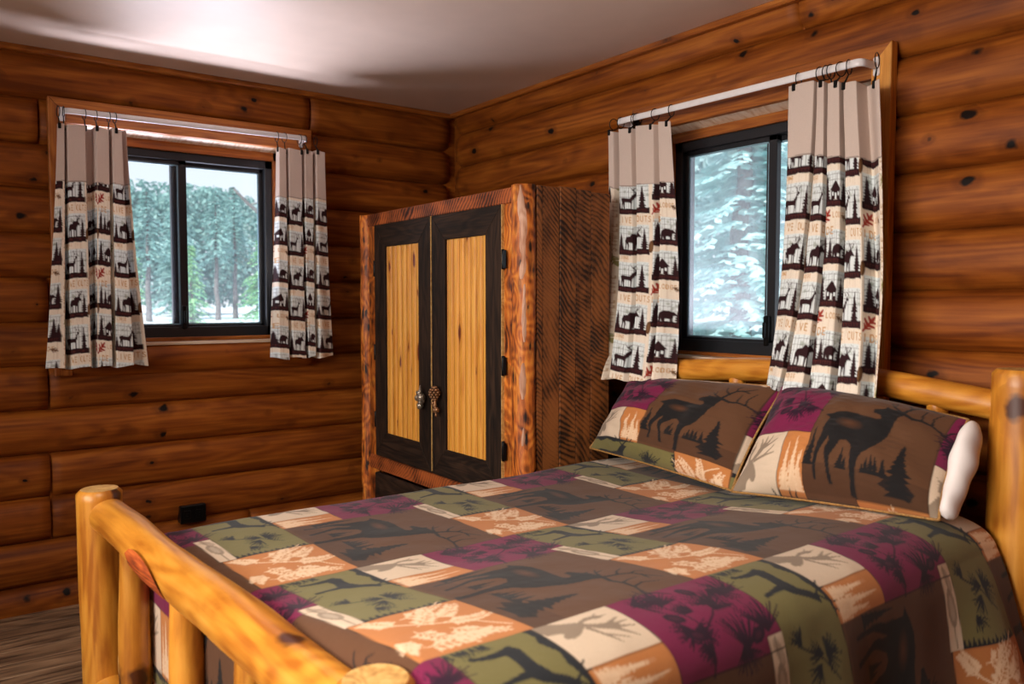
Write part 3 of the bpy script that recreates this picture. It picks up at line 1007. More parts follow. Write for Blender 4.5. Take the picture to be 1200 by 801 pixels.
def grid_mesh(name, P, rgb, mat, parent=None, origin=(0, 0, 0), flip=False):
    """P: (ny, nx, 3) world points"""
    ny, nx = P.shape[:2]
    o = np.array(WORLD[parent.name]) if parent is not None else np.array(origin)
    me = bpy.data.meshes.new(name)
    me.vertices.add(nx * ny)
    me.vertices.foreach_set('co', (P - o).astype(np.float32).reshape(-1))
    idx = np.arange(nx * ny).reshape(ny, nx)
    q = np.stack([idx[:-1, :-1], idx[:-1, 1:], idx[1:, 1:], idx[1:, :-1]], -1).reshape(-1, 4)
    if flip: q = q[:, ::-1]
    nf = len(q)
    me.loops.add(nf * 4)
    me.loops.foreach_set('vertex_index', q.ravel().astype(np.int32))
    me.polygons.add(nf)
    me.polygons.foreach_set('loop_start', (np.arange(nf) * 4).astype(np.int32))
    me.polygons.foreach_set('use_smooth', np.ones(nf, dtype=bool))
    me.update(calc_edges=True)
    me.validate()
    if rgb is not None:
        set_print(me, rgb)
    me.materials.append(mat)
    ob = bpy.data.objects.new(name, me)
    COL.objects.link(ob)
    if parent is not None:
        ob.parent = parent
    else:
        ob.location = origin
    WORLD[ob.name] = Vector(o)
    return ob


def npnoise(X, Y, seed=0, oct=3):
    """cheap smooth noise as a sum of rotated sines"""
    r = np.random.default_rng(seed)
    out = np.zeros_like(X)
    f = 1.0; amp = 1.0
    for o in range(oct):
        for k in range(4):
            a = r.uniform(0, 2 * PI); p = r.uniform(0, 2 * PI)
            out += amp * np.sin((X * math.cos(a) + Y * math.sin(a)) * f * r.uniform(.7, 1.3) + p) / 4
        f *= 2.1; amp *= .5
    return out


# ------------------------------------------------------------------ bed
bed = thing('log_bed', 'peeled golden log bed frame with chunky round posts and rails', 'bed', (-1.05, -2.25, 0))
FA, FB = Vector((-2.103, -1.37, 0)), Vector((-1.966, -2.89, 0))   # foot posts
HA, HB = Vector((-.14, -1.69, 0)), Vector((-.14, -3.09, 0))       # head posts
WM = [M_PEELED, M_PALE]
for (p, r, h) in ((FA, .0645, .797), (FB, .066, .762), (HA, .062, 1.085), (HB, .076, 1.172)):
    mb = MB(); mb.tube((p.x, p.y, 0), (p.x, p.y, h), r * 1.03, r * .98, seg=28, rings=26, wob=.05, bend=.006, capmat=1, ch=.012)
    mb.build('post', WM, bed)
mb = MB()
mb.tube((FA.x + .005, FA.y + .02, .718), (FB.x + .005, FB.y + .0, .662), .052, .062, seg=28, rings=40, wob=.07, bend=.012, rnd=8.3, capmat=1, ch=.02)
rail = mb.build('foot_rail', WM, bed)
# gouged bark scar on the rail, facing the room
mb = MB()
d = (FB - FA).normalized()
c = FA + d * .56
vs, fs = [], []
nrm = Vector((-d.y, d.x, 0)) if (-d.y) < 0 else Vector((d.y, -d.x, 0))
if nrm.x > 0: nrm = -nrm
for i in range(13):
    for j in range(7):
        u = (i / 12 - .5); v = (j / 6 - .5)
        l = u * .27
        ang = (-.22 + v * 1.25 * math.sqrt(max(0, 1 - (2 * u) ** 2)) - u * .6)
        rr = .0582 + .0028 * (1 - (2 * v) ** 2) * (1 - (2 * u) ** 2)
        q = c + d * l + nrm * (rr * math.cos(ang)) + Vector((0, 0, .703 - .04 * u * .27 + rr * math.sin(ang)))
        vs.append(tuple(q))
for i in range(12):
    for j in range(6):
        fs.append((i * 7 + j, (i + 1) * 7 + j, (i + 1) * 7 + j + 1, i * 7 + j + 1))
mb.add(vs, fs, [(v[1] * 1.0, v[0], v[2]) for v in vs])
o = mb.build('bark_scar', M_SCAR, rail); o['label'] = 'dark orange bark scar on the rail'
for t_ in (.195, .445, .69, .88):
    p = FA.lerp(FB, t_)
    mb = MB(); mb.tube((p.x, p.y, .20), (p.x + .004, p.y, .69), .043, .037, seg=20, rings=18, wob=.09, bend=.01, capmat=1)
    mb.build('spindle', WM, bed)
mb = MB(); mb.tube((FA.x, FA.y, .20), (FB.x, FB.y, .20), .05, .05, seg=20, rings=20, wob=.06, capmat=1)
mb.build('lower_foot_rail', WM, bed)
# headboard: top rail slightly arched, in three joined stretches of one log
mb = MB()
pts = [(-.14, -1.70, 1.062), (-.14, -1.95, 1.093), (-.14, -2.30, 1.116), (-.14, -2.65, 1.108), (-.14, -2.9, 1.083), (-.14, -3.075, 1.062)]
smooth = []
for i in range(41):
    f = i / 40 * (len(pts) - 1); k = min(int(f), len(pts) - 2); tt = f - k
    p0, p1, p2, p3 = pts[max(k - 1, 0)], pts[k], pts[k + 1], pts[min(k + 2, len(pts) - 1)]
    smooth.append(tuple(.5 * ((2 * b) + (-a + c_) * tt + (2 * a - 5 * b + 4 * c_ - d_) * tt ** 2 + (-a + 3 * b - 3 * c_ + d_) * tt ** 3) for a, b, c_, d_ in zip(p0, p1, p2, p3)))
mb.sweep(smooth, .042, 24, rnd=4.4)
mb.g = [(v[1] + 5, v[0] * 1.0, v[2]) for v in mb.v]
mb.build('head_rail', WM, bed)
for t_ in (.16, .33, .5, .67, .84):
    p = HA.lerp(HB, t_)
    mb = MB(); mb.tube((p.x + .01, p.y, .35), (p.x + .005, p.y, 1.09), .032, .03, seg=16, rings=16, wob=.08, bend=.01, capmat=1)
    mb.build('head_spindle', WM, bed)
mb = MB(); mb.tube((HA.x, HA.y, .36), (HB.x, HB.y, .36), .05, .05, seg=20, rings=20, wob=.06, capmat=1)
mb.build('lower_head_rail', WM, bed)
for (a, b) in (((FA.x, -1.60), (HA.x, -1.69)), ((FB.x, FB.y), (HB.x, -2.99))):
    mb = MB(); mb.tube((a[0], a[1], .33), (b[0], b[1], .33), .052, .05, seg=20, rings=24, wob=.06, capmat=1)
    mb.build('side_rail', WM, bed)

# mattress under the quilt
mb = MB()
mb.box(-1.90, -.23, -2.96, -1.66, .385, .655, rnd=1, ch=.04)
tag(mb.build('mattress', M_MATT, origin=(-1.05, -2.3, .385)), 'pale mattress on the log bed beneath the patchwork quilt', 'mattress')

# quilt: profile across the bed (y) and along it (x)
ds = .004


def prof_y():
    """(y, z) from the far hem over the top to the near hem, sampled every ds of arc"""
    raw = [(-1.615, .52), (-1.612, .60), (-1.612, .655), (-1.620, .695), (-1.645, .713), (-1.70, .716), (-1.9, .714), (-2.1, .711), (-2.28, .712), (-2.45, .727), (-2.6, .745), (-2.75, .761), (-2.88, .770),
           (-2.96, .767), (-3.03, .751), (-3.073, .717), (-3.092, .66), (-3.10, .60), (-3.106, .52), (-3.112, .44), (-3.116, .35), (-3.12, .24)]
    P = np.array(raw)
    # dense Catmull-Rom
    out = []
    for k in range(len(P) - 1):
        p0, p1, p2, p3 = P[max(k - 1, 0)], P[k], P[k + 1], P[min(k + 2, len(P) - 1)]
        for t_ in np.linspace(0, 1, 60, endpoint=False):
            out.append(.5 * (2 * p1 + (p2 - p0) * t_ + (2 * p0 - 5 * p1 + 4 * p2 - p3) * t_ ** 2 + (3 * p1 - p0 - 3 * p2 + p3) * t_ ** 3))
    out.append(P[-1])
    out = np.array(out)
    d = np.r_[0, np.cumsum(np.hypot(*np.diff(out, axis=0).T))]
    s = np.arange(0, d[-1], ds)
    return s, np.interp(s, d, out[:, 0]), np.interp(s, d, out[:, 1])


sy, yy, zz = prof_y()
s_ref = sy[np.argmin(np.abs(yy + 1.62) + (zz < .68))]        # arc length where r = 0
rr_ = sy - s_ref
xs0, xs1 = -1.985, -.235
VL, RB = .36, .05                      # cloth hanging at the foot, bend radius
sx = np.arange(0, VL + RB * PI / 2 + (xs1 - xs0 - RB), ds)
th_ = np.clip((sx - VL) / RB, 0, PI / 2)
xx = xs0 + RB * (1 - np.cos(th_)) + np.maximum(0, sx - VL - RB * PI / 2)
dropx = np.maximum(0, VL - sx) + RB * (1 - np.sin(th_))
X = np.repeat(xx[None, :], len(yy), 0)
Yq = np.repeat(yy[:, None], len(xx), 1)
Zq = np.maximum(np.repeat(zz[:, None], len(xx), 1) - dropx[None, :], .22 + 0 * X)
# the foot edge follows the slightly skewed footboard
fade = np.clip(1 - (xx - xs0) / .9, 0, 1) ** 1.5
X = X + fade[None, :] * np.clip((Yq + 2.25) * -.10, -.045, .085)
top = np.clip((Zq - .60) / .08, 0, 1)
side = 1 - np.clip((Zq - .55) / .15, 0, 1)
nearside = (Yq < -2.5)
Zq = Zq + top * (.008 * npnoise(X * 5, Yq * 5, 3) + .0022 * npnoise(X * 22, Yq * 16, 5))
# foot end lies a touch lower on the near side; head end a touch higher
Zq = Zq + top * .005 * (X + 1.1) * np.clip((-2.2 - Yq) / .6, 0, 1)
# folds of the hanging near side
hang = np.where(nearside, np.clip((.70 - Zq) / .35, 0, 1), 0)
Yq = Yq + hang * (.022 * np.sin(X * 9 + 1.2) + .014 * np.sin(X * 21 + .4)) - hang * .07 * np.clip((X + .75) / .4, 0, 1)
u = X - dropx[None, :] + 1.925 - .055 * rr_[:, None]
R = np.repeat(rr_[:, None], len(xx), 1) * 1.0
rgbq = sample(QP, QW, QH, R, u)
quilt = grid_mesh('quilt', np.stack([X, Yq, Zq], -1), rgbq, cloth('printed_quilt_cotton', sheen=.1), None, (-1.05, -2.3, .66), flip=True)
tag(quilt, 'patchwork quilt printed with elk and moose in plum, olive and brown across the bed', 'quilt')
md = quilt.modifiers.new('wadding', 'SOLIDIFY'); md.thickness = .012; md.offset = -1


# pillows in printed shams
def sham(label, BL, BR, TR, TL, thick, r0, r1, u0, u1, bulge_top=0.0, seed=1, insert=False):
    BL, BR, TR, TL = map(np.array, (BL, BR, TR, TL))
    n, m = 170, 130
    a = np.linspace(-1, 1, n)[None, :]; b = np.linspace(-1, 1, m)[:, None]
    s, t_ = (a + 1) / 2, (b + 1) / 2
    def base(s, t_):
        return ((1 - s) * (1 - t_))[..., None] * BL + (s * (1 - t_))[..., None] * BR + (s * t_)[..., None] * TR + ((1 - s) * t_)[..., None] * TL
    # soft outline: sides pulled in between the corners
    pin = .045
    aa = a * (1 - pin * (1 - b ** 2)) ; bb = b * (1 - .03 * (1 - a ** 2)) + bulge_top * (1 - a ** 2) * (b + 1) / 2
    P = base((aa + 1) / 2, (bb + 1) / 2)
    er = (BR - BL) / np.linalg.norm(BR - BL); eu = (TL - BL) / np.linalg.norm(TL - BL)
    nr = np.cross(er, eu); nr /= np.linalg.norm(nr)
    if nr[0] > 0: nr = -nr
    prof = np.clip(1 - np.abs(a) ** 2.6, 0, 1) ** .62 * np.clip(1 - np.abs(b) ** 2.4, 0, 1) ** .62
    wr = .017 * npnoise(a * 4 + 0 * b, b * 4 + 0 * a, seed) * prof + .0065 * npnoise(a * 11 + 0 * b, b * 13 + 0 * a, seed + 9) * prof
    # creases radiating from the corners
    F = P + (thick * prof + wr)[..., None] * nr
    Bk = P - (thick * .75 * prof)[..., None] * nr
    r = r0 + (r1 - r0) * ((.68 * s + .32 * s * s) + 0 * t_); uu = u0 + (u1 - u0) * (t_ + 0 * s)
    rgb = sample(QP, QW, QH, r, uu)
    root = thing('pillow', label, 'pillow', tuple((BL + BR) / 2))
    mat = bpy.data.materials.get('printed_sham_cotton') or cloth('printed_sham_cotton', sheen=.1)
    f = grid_mesh('sham', np.concatenate([F, Bk[::-1]], 0), np.concatenate([rgb, rgb[::-1] * 0 + np.array(lin(60, 50, 36))], 0), mat, root)
    loop = [tuple(P[0, i]) for i in range(0, n, 3)] + [tuple(P[j, n - 1]) for j in range(0, m, 3)] + [tuple(P[m - 1, i]) for i in range(n - 1, -1, -3)] + [tuple(P[j, 0]) for j in range(m - 1, -1, -3)]
    mb = MB(); mb.sweep(loop, .0042, 8, closed=True)
    mb.build('piping', M_CORD, root)
    if insert:
        # white inner pillow bulging out of the open end of the sham
        k = 40
        w = np.linspace(-1, 1, k)[:, None]; th = np.linspace(0, 2 * PI, 33)[None, :]
        hh = np.clip(1 - np.abs(w) ** 6, 0, 1) ** .5
        mid = (BR + TR) / 2; half = (TR - BR) / 2 * .96
        C = mid[None, None] + (w + 0 * th)[..., None] * half + er * .018
        rx = (.027 + .004 * np.sin(w * 4 + 1) + .002 * np.sin(w * 11)) * hh; ry = (.045 + .008 * np.sin(w * 4)) * hh
        Q = C + (rx * np.cos(th))[..., None] * er + (ry * np.sin(th))[..., None] * nr
        o = grid_mesh('inner_pillow', Q, None, M_PILLOW, root)
        o['label'] = 'white cotton inner pillow showing at the open end'
    return root


sham('elk print pillow beside the wardrobe, half behind the other pillow', (-.36, -1.605, .765), (-.455, -2.385, .752), (-.25, -2.43, 1.075), (-.205, -1.68, 1.052), .10, .0, .66, .115, .64, .02, 4)
sham('elk print pillow nearest the log headpost with a white inner pillow showing', (-.475, -2.40, .755), (-.42, -3.015, .79), (-.25, -3.005, 1.035), (-.255, -2.425, 1.085), .125, .0, .675, .19, .585, .06, 8, True)

# ------------------------------------------------------------------ wardrobe
wx, wy0, wy1, wtop = -.66, -1.585, -.165, 1.80
wd = thing('wardrobe', 'rustic wardrobe with dark framed pine panel doors and rough sawn sides', 'wardrobe', (-.46, -.87, 0))
# side panel of vertical rough boards, back, top, other side
for (ys, nm) in ((wy0 + .003, 'side_panel'), (wy1 - .028, 'side_panel')):
    mb = MB()
    edges = [-.615, -.585, -.50, -.415, -.335, -.232]
    for i in range(len(edges) - 1):
        mb.box(edges[i] + .0015, edges[i + 1] - .0015, ys + random.uniform(0, .004), ys + .025, .05, wtop + random.uniform(-.012, .004), axis=2, ch=.002)
    mb.box(-.6, -.235, ys + .012, ys + .024, .05, wtop - .03, axis=2)
    mb.build(nm, M_SAWN, wd)
mb = MB(); mb.box(-.258, -.235, wy0 + .02, wy1 - .02, .05, wtop - .02, axis=2)
mb.build('back_panel', M_SAWN, wd)
mb = MB(); mb.box(wx + .02, -.255, wy0 + .03, wy1 - .03, wtop - .05, wtop - .02, axis=1)
mb.build('top_panel', M_SAWN, wd)


def half_log(y, w, z0, z1, seed, bark):
    """corner post: a quarter-rounded slab of log with leftover bark"""
    mb = MB()
    n, m = 60, 15
    vs, gs, fs = [], [], []
    for i in range(n + 1):
        z = z0 + (z1 - z0) * i / n
        for j in range(m):
            th = PI * (j / (m - 1))
            q = 1 + .09 * mnoise.noise(Vector((math.cos(th) * 1.5 + seed, math.sin(th) * 1.5, z * 4))) + .05 * mnoise.noise(Vector((j * .9 + seed, z * 14, 2)))
            cy = y + .006 * mnoise.noise(Vector((seed, z * 2.5, 7)))
            vs.append((wx + .035 - .062 * math.sin(th) * q, cy + w / 2 * math.cos(th) * q, z))
            gs.append((z + seed, th * .07, seed))
    for i in range(n):
        for j in range(m - 1):
            fs.append((i * m + j, i * m + j + 1, (i + 1) * m + j + 1, (i + 1) * m + j))
    fs.append(tuple(range(n * m, n * m + m)))
    for i in range(n):
        fs.append((i * m, (i + 1) * m, (i + 1) * m + m - 1, i * m + m - 1))
    mb.add(vs, fs, gs, seed)
    post = mb.build('corner_post', M_BARK, wd)
    if bark:
        # strips of pale inner bark left on the corner
        for (za, zb, j0, wd_) in ((1.44, 1.795, 10.0, 2.4), (1.20, 1.42, 10.6, 1.4), (.98, 1.12, 10.2, 2.0), (.80, .87, 10.4, 1.2)):
            mb = MB()
            nn = 26
            vv, ff, gg = [], [], []
            for i in range(nn + 1):
                f = i / nn
                z = za + (zb - za) * f
                wdt = wd_ * (math.sin(PI * min(.97, max(.03, f * .9 + .08))) ** .5) * (1 + .5 * mnoise.noise(Vector((z * 25, za, 0))))
                jc = j0 + .9 * mnoise.noise(Vector((z * 9, za * 3, 5)))
                for e in range(5):
                    jj = jc + (e / 4 - .5) * wdt
                    th = PI * (jj / (m - 1))
                    q = 1 + .09 * mnoise.noise(Vector((math.cos(th) * 1.5 + seed, math.sin(th) * 1.5, z * 4))) + .05 * mnoise.noise(Vector((jj * .9 + seed, z * 14, 2)))
                    q += .05 * (1 - (2 * (e / 4) - 1) ** 2) ** .5 - .004
                    cy = y + .006 * mnoise.noise(Vector((seed, z * 2.5, 7)))
                    vv.append((wx + .035 - .062 * math.sin(th) * q, cy + w / 2 * math.cos(th) * q, z)); gg.append((z, th * .07, seed))
            for i in range(nn):
                for e in range(4):
                    ff.append((i * 5 + e, i * 5 + e + 1, (i + 1) * 5 + e + 1, (i + 1) * 5 + e))
            mb.add(vv, ff, gg, seed)
            o = mb.build('bark_strip', M_WHITEBARK, post); o['label'] = 'pale pinkish inner bark left on the post'


half_log(wy0 + .052, .105, .0, wtop, 3.7, True)
half_log(wy1 - .045, .085, .0, wtop - .005, 9.1, False)
# narrow rough face strip beside the right post, header, mid rail
mb = MB(); mb.box(wx, wx + .03, wy0 + .095, wy0 + .16, .05, wtop - .06, axis=2, ch=.003)
mb.build('face_strip', M_BARK, wd)
mb = MB(); mb.box(wx, wx + .03, wy1 - .165, wy1 - .08, .05, wtop - .06, axis=2, ch=.003)
mb.build('face_strip', M_BARK, wd)
mb = MB(); mb.box(wx - .008, wx + .03, wy0 + .10, wy1 - .08, 1.735, wtop - .004, axis=1, ch=.004)
mb.build('header', M_SAWNRED, wd)
mb = MB(); mb.box(wx - .004, wx + .03, wy0 + .10, wy1 - .08, .50, .572, axis=1, ch=.004)
mb.build('middle_rail', M_SAWNRED, wd)


def door(y_left, y_right, hinge_right):
    """y_left > y_right (left in the picture is +y)"""
    z0, z1, w = .578, 1.735, .112
    xf = wx - .013
    root_mb = MB()
    ya, yb = y_left, y_right
    # four mitred frame members
    i0, i1, iz0, iz1 = ya - w, yb + w, z0 + w + .012, z1 - w
    for poly, al in (([(ya, z1), (yb, z1), (i1, iz1), (i0, iz1)], 0), ([(ya, z0), (i0, iz0), (i1, iz0), (yb, z0)], 0), ([(ya, z0), (ya, z1), (i0, iz1), (i0, iz0)], 1),
                     ([(yb, z0), (i1, iz0), (i1, iz1), (yb, z1)], 1)):
        root_mb.prism(poly, (xf, 0, 0), (0, 1, 0), (0, 0, 1), (1, 0, 0), .024, random.random() * 30, 0, al)
    dr = root_mb.build('door', M_BLACKWOOD, wd, bevel=.003)
    # beaded pine panel
    mb = MB()
    nb = 7
    n = 8
    bw = (i0 - i1) / nb
    for k in range(nb):
        ys = i1 + bw * k
        rnd = random.random() * 40
        vs, fs, gs = [], [], []
        pr = [(0, .012), (.06, .003), (.12, .0), (.5, -.001), (.74, .0), (.79, .008), (.83, .0015), (.88, -.001), (.93, .002), (1, .012)]
        for (f, d) in pr:
            for z in (iz0, iz1):
                vs.append((xf + .010 + d, ys + bw * f, z)); gs.append((z + rnd, ys + bw * f, rnd))
        for i in range(len(pr) - 1):
            fs.append((2 * i, 2 * i + 1, 2 * i + 3, 2 * i + 2))
        mb.add(vs, fs, gs, rnd)
    mb.build('panel', M_PINE, dr)
    # pale raw edge of the door
    mb = MB(); e = yb if hinge_right else yb
    mb.box(xf + .0, xf + .022, e - .0035, e + .0005, z0 + .01, z1, axis=2, ch=0)
    mb.build('raw_edge', M_PALE, dr)
    # hinges
    if hinge_right:
        for z in (1.52, 1.10, .76):
            mb = MB(); mb.tube((xf + .004, yb - .006, z - .04), (xf + .004, yb - .006, z + .04), .0065, seg=10, rings=4, ch=.002)
            mb.box(xf + .0, xf + .003, yb - .03, yb + .0, z - .035, z + .035, axis=2)
            mb.build('hinge', M_BLACK, dr)
    else:
        for z in (1.52, 1.10, .76):
            mb = MB(); mb.tube((xf + .004, ya + .006, z - .04), (xf + .004, ya + .006, z + .04), .0065, seg=10, rings=4, ch=.002)
            mb.build('hinge', M_BLACK, dr)
    return dr, xf


dl, xf = door(-.332, -.884, False)
dr_, xf = door(-.892, -1.428, True)
# cast knobs: leaf cluster on the left door, cone with twig on the right door
mb = MB()
ky, kz = -.826, .918
mb.tube((xf, ky, kz), (xf - .022, ky, kz), .010, .013, seg=12, rings=4, ch=.002)
for (dy, dz, r, rx) in ((.014, -.002, .016, .018), (-.012, .0, .021, .02), (-.002, -.037, .015, .016), (.004, .020, .014, .014), (-.010, -.020, .013, .014)):
    mb.ball((xf - .026, ky + dy, kz + dz), rx, r, r, 14, 10, wob=.3)
for (a, b) in (((.034, -.006), (.012, .026)), ((.006, .055), (-.010, .022)), ((-.028, -.02), (-.030, .014)), ((.02, -.026), (-.012, -.024))):
    mb.tube((xf - .02, ky + a[0], kz + a[1]), (xf - .03, ky + b[0], kz + b[1]), .003, .008, seg=8, rings=5, wob=.2, ch=.001)
mb.sweep([(xf - .03, ky - .002 + .013 * math.cos(q), kz - .037 + .013 * math.sin(q)) for q in np.linspace(0, 2 * PI, 17)[:-1]], .004, 6, closed=True)
mb.build('knob', M_SILVER, dl)
mb = MB()
ky, kz = -.962, .950
mb.tube((xf, ky, kz), (xf - .022, ky, kz), .010, .012, seg=12, rings=4, ch=.002)
for i in range(6):
    for k in range(7):
        th = 2 * PI * k / 7 + i * .45
        rr = .024 * math.sin(PI * (i + .8) / 6.6)
        mb.ball((xf - .030 + rr * .8 * math.cos(th), ky + rr * math.sin(th), kz - .026 + i * .0105), .007, .008, .006, 8, 6)
mb.tube((xf - .028, ky - .002, kz - .03), (xf - .03, ky - .012, kz - .098), .008, .004, seg=10, rings=8, wob=.3, ch=.001)
for (dy, dz, r) in ((.012, -.046, .009), (-.020, -.072, .011), (.000, -.075, .010), (-.014, -.095, .006), (-.004, -.055, .010)):
    mb.ball((xf - .03, ky + dy, kz + dz), r, r, r * 1.2, 10, 8, wob=.3)
mb.build('knob', M_COPPER, dr_)
# lower drawers with dark fronts
for (ya, yb) in ((-.332, -.884), (-.892, -1.428)):
    mb = MB(); mb.box(wx - .02, wx + .004, yb, ya, .13, .492, axis=1, ch=.006)
    d_ = mb.build('drawer', M_BLACKWOOD, wd)
    mb = MB(); cy = (ya + yb) / 2
    mb.tube((wx - .02, cy, .32), (wx - .038, cy, .32), .008, .010, seg=12, rings=4, ch=.002)
    mb.ball((wx - .05, cy, .32), .016, .018, .018, 14, 10)
    mb.build('knob', M_SILVER, d_)
mb = MB(); mb.box(wx + .0, wx + .03, wy0 + .10, wy1 - .08, .02, .12, axis=1, ch=.004)
mb.build('plinth', M_SAWNRED, wd)

# ------------------------------------------------------------------ outlet on the back wall
ot = thing('wall_outlet', 'small black electrical outlet low on the log wall behind the quilt', 'outlet', (-1.49, -.01, .335))
mb = MB(); mb.box(-1.548, -1.428, -.024, .03, .292, .378, ch=.004)
mb.build('cover_plate', M_BLACK, ot)
for dx in (-.028, .028):
    mb = MB(); mb.box(-1.488 + dx - .016, -1.488 + dx + .016, -.0275, -.0235, .315, .355, ch=.003)
    for e in (-.006, .006):
        mb.box(-1.488 + dx - .006, -1.488 + dx + .004, -.0285, -.027, .335 + e - .0015, .335 + e + .0015)
    mb.build('socket', M_BLACK, ot)

# ------------------------------------------------------------------ curtain print (x across, y DOWN from the top)
CW, CH = .40, .32
C_BASE, C_PLANK, C_BAR = lin(240, 226, 208), lin(228, 234, 234), lin(48, 24, 27)
C_TXT, C_RED, C_OLV, C_CONE = lin(202, 154, 100), lin(158, 52, 40), lin(150, 142, 92), lin(104, 70, 44)
GLY = {'L': [[(0, 0), (0, 1), (.6, 1)]], 'I': [[(.3, 0), (.3, 1)]], 'V': [[(0, 0), (.35, 1), (.7, 0)]], 'E': [[(.6, 0), (0, 0), (0, 1), (.6, 1)], [(0, .5), (.5, .5)]],
       'O': [[(0, .2), (.2, 0), (.5, 0), (.7, .2), (.7, .8), (.5, 1), (.2, 1), (0, .8), (0, .2)]], 'U': [[(0, 0), (0, .8), (.2, 1), (.5, 1), (.7, .8), (.7, 0)]],
       'T': [[(0, 0), (.7, 0)], [(.35, 0), (.35, 1)]], 'S': [[(.6, .1), (.4, 0), (.1, .1), (.05, .3), (.6, .65), (.55, .9), (.3, 1), (0, .9)]], 'D': [[(0, 0), (0, 1), (.4, 1), (.65, .75), (.65, .25), (.4, 0), (0, 0)]],
       'G': [[(.65, .2), (.45, 0), (.2, 0), (0, .25), (0, .75), (.2, 1), (.65, .9), (.65, .55), (.4, .55)]], 'M': [[(0, 1), (0, 0), (.4, .6), (.8, 0), (.8, 1)]], 'P': [[(0, 1), (0, 0), (.5, 0), (.6, .25), (.5, .5), (0, .5)]],
       'F': [[(.6, 0), (0, 0), (0, 1)], [(0, .5), (.5, .5)]], ' ': []}


def text(cv, s, x, y, h, col, w, adv=.95, vertical=False):
    for ch in s:
        for st in GLY.get(ch, []):
            if vertical:
                cv.line([(x + q * h, y - p * h * .8) for (p, q) in st], w, col)
            else:
                cv.line([(x + p * h * .8, y + q * h) for (p, q) in st], w, col)
        if vertical: y -= h * adv
        else: x += h * adv


def animal(cv, x, y, w, kind, col):
    """silhouette standing on y, x..x+w"""
    if kind == 'moose':
        p = [(0, .45), (.08, .62), (.30, .66), (.42, .80), (.58, .74), (.68, .80), (.80, .78), (.98, .62), (.97, .54), (.84, .58), (.74, .52), (.68, .36), (.66, 0), (.60, 0), (.59, .3), (.54, .32), (.50, 0), (.44, 0),
             (.45, .34), (.22, .36), (.24, .2), (.20, 0), (.14, 0), (.15, .2), (.10, .34), (.08, .2), (.04, 0), (-.02, 0), (.02, .22)]
        cv.poly([(x + a * w, y - b * w * .95) for a, b in p], col)
        for st in ([(.74, .78), (.66, .95), (.80, 1.02)], [(.78, .80), (.94, .92), (1.02, 1.08)], [(.70, .92), (.62, 1.06)], [(.88, .88), (.88, 1.05)], [(.80, .84), (.80, 1.0)]):
            cv.line([(x + a * w, y - b * w * .95) for a, b in st], .0045, col, .002)
    elif kind == 'deer':
        p = [(0, .60), (.10, .66), (.50, .62), (.62, .70), (.72, .90), (.78, 1.0), (.92, .94), (.90, .88), (.80, .84), (.74, .66), (.68, .48), (.64, 0), (.59, 0), (.59, .36), (.50, .40), (.22, .40), (.20, .2), (.22, 0),
             (.16, 0), (.13, .2), (.12, .38), (.08, .2), (.08, 0), (.02, 0), (.04, .40)]
        cv.poly([(x + a * w, y - b * w * .8) for a, b in p], col)
        for st in ([(.76, .98), (.68, 1.15), (.60, 1.28)], [(.70, 1.12), (.76, 1.25)], [(.80, .99), (.90, 1.12), (.94, 1.28)], [(.88, 1.1), (.82, 1.22)]):
            cv.line([(x + a * w, y - b * w * .8) for a, b in st], .0032, col, .0015)
    else:
        p = [(0, .35), (.05, .55), (.25, .70), (.55, .72), (.70, .66), (.80, .68), (.98, .52), (.96, .44), (.80, .42), (.76, .25), (.76, 0), (.62, 0), (.60, .2), (.40, .22), (.36, .0), (.22, 0), (.20, .2), (.14, 0), (.02, 0)]
        cv.poly([(x + a * w, y - b * w * .9) for a, b in p], col)


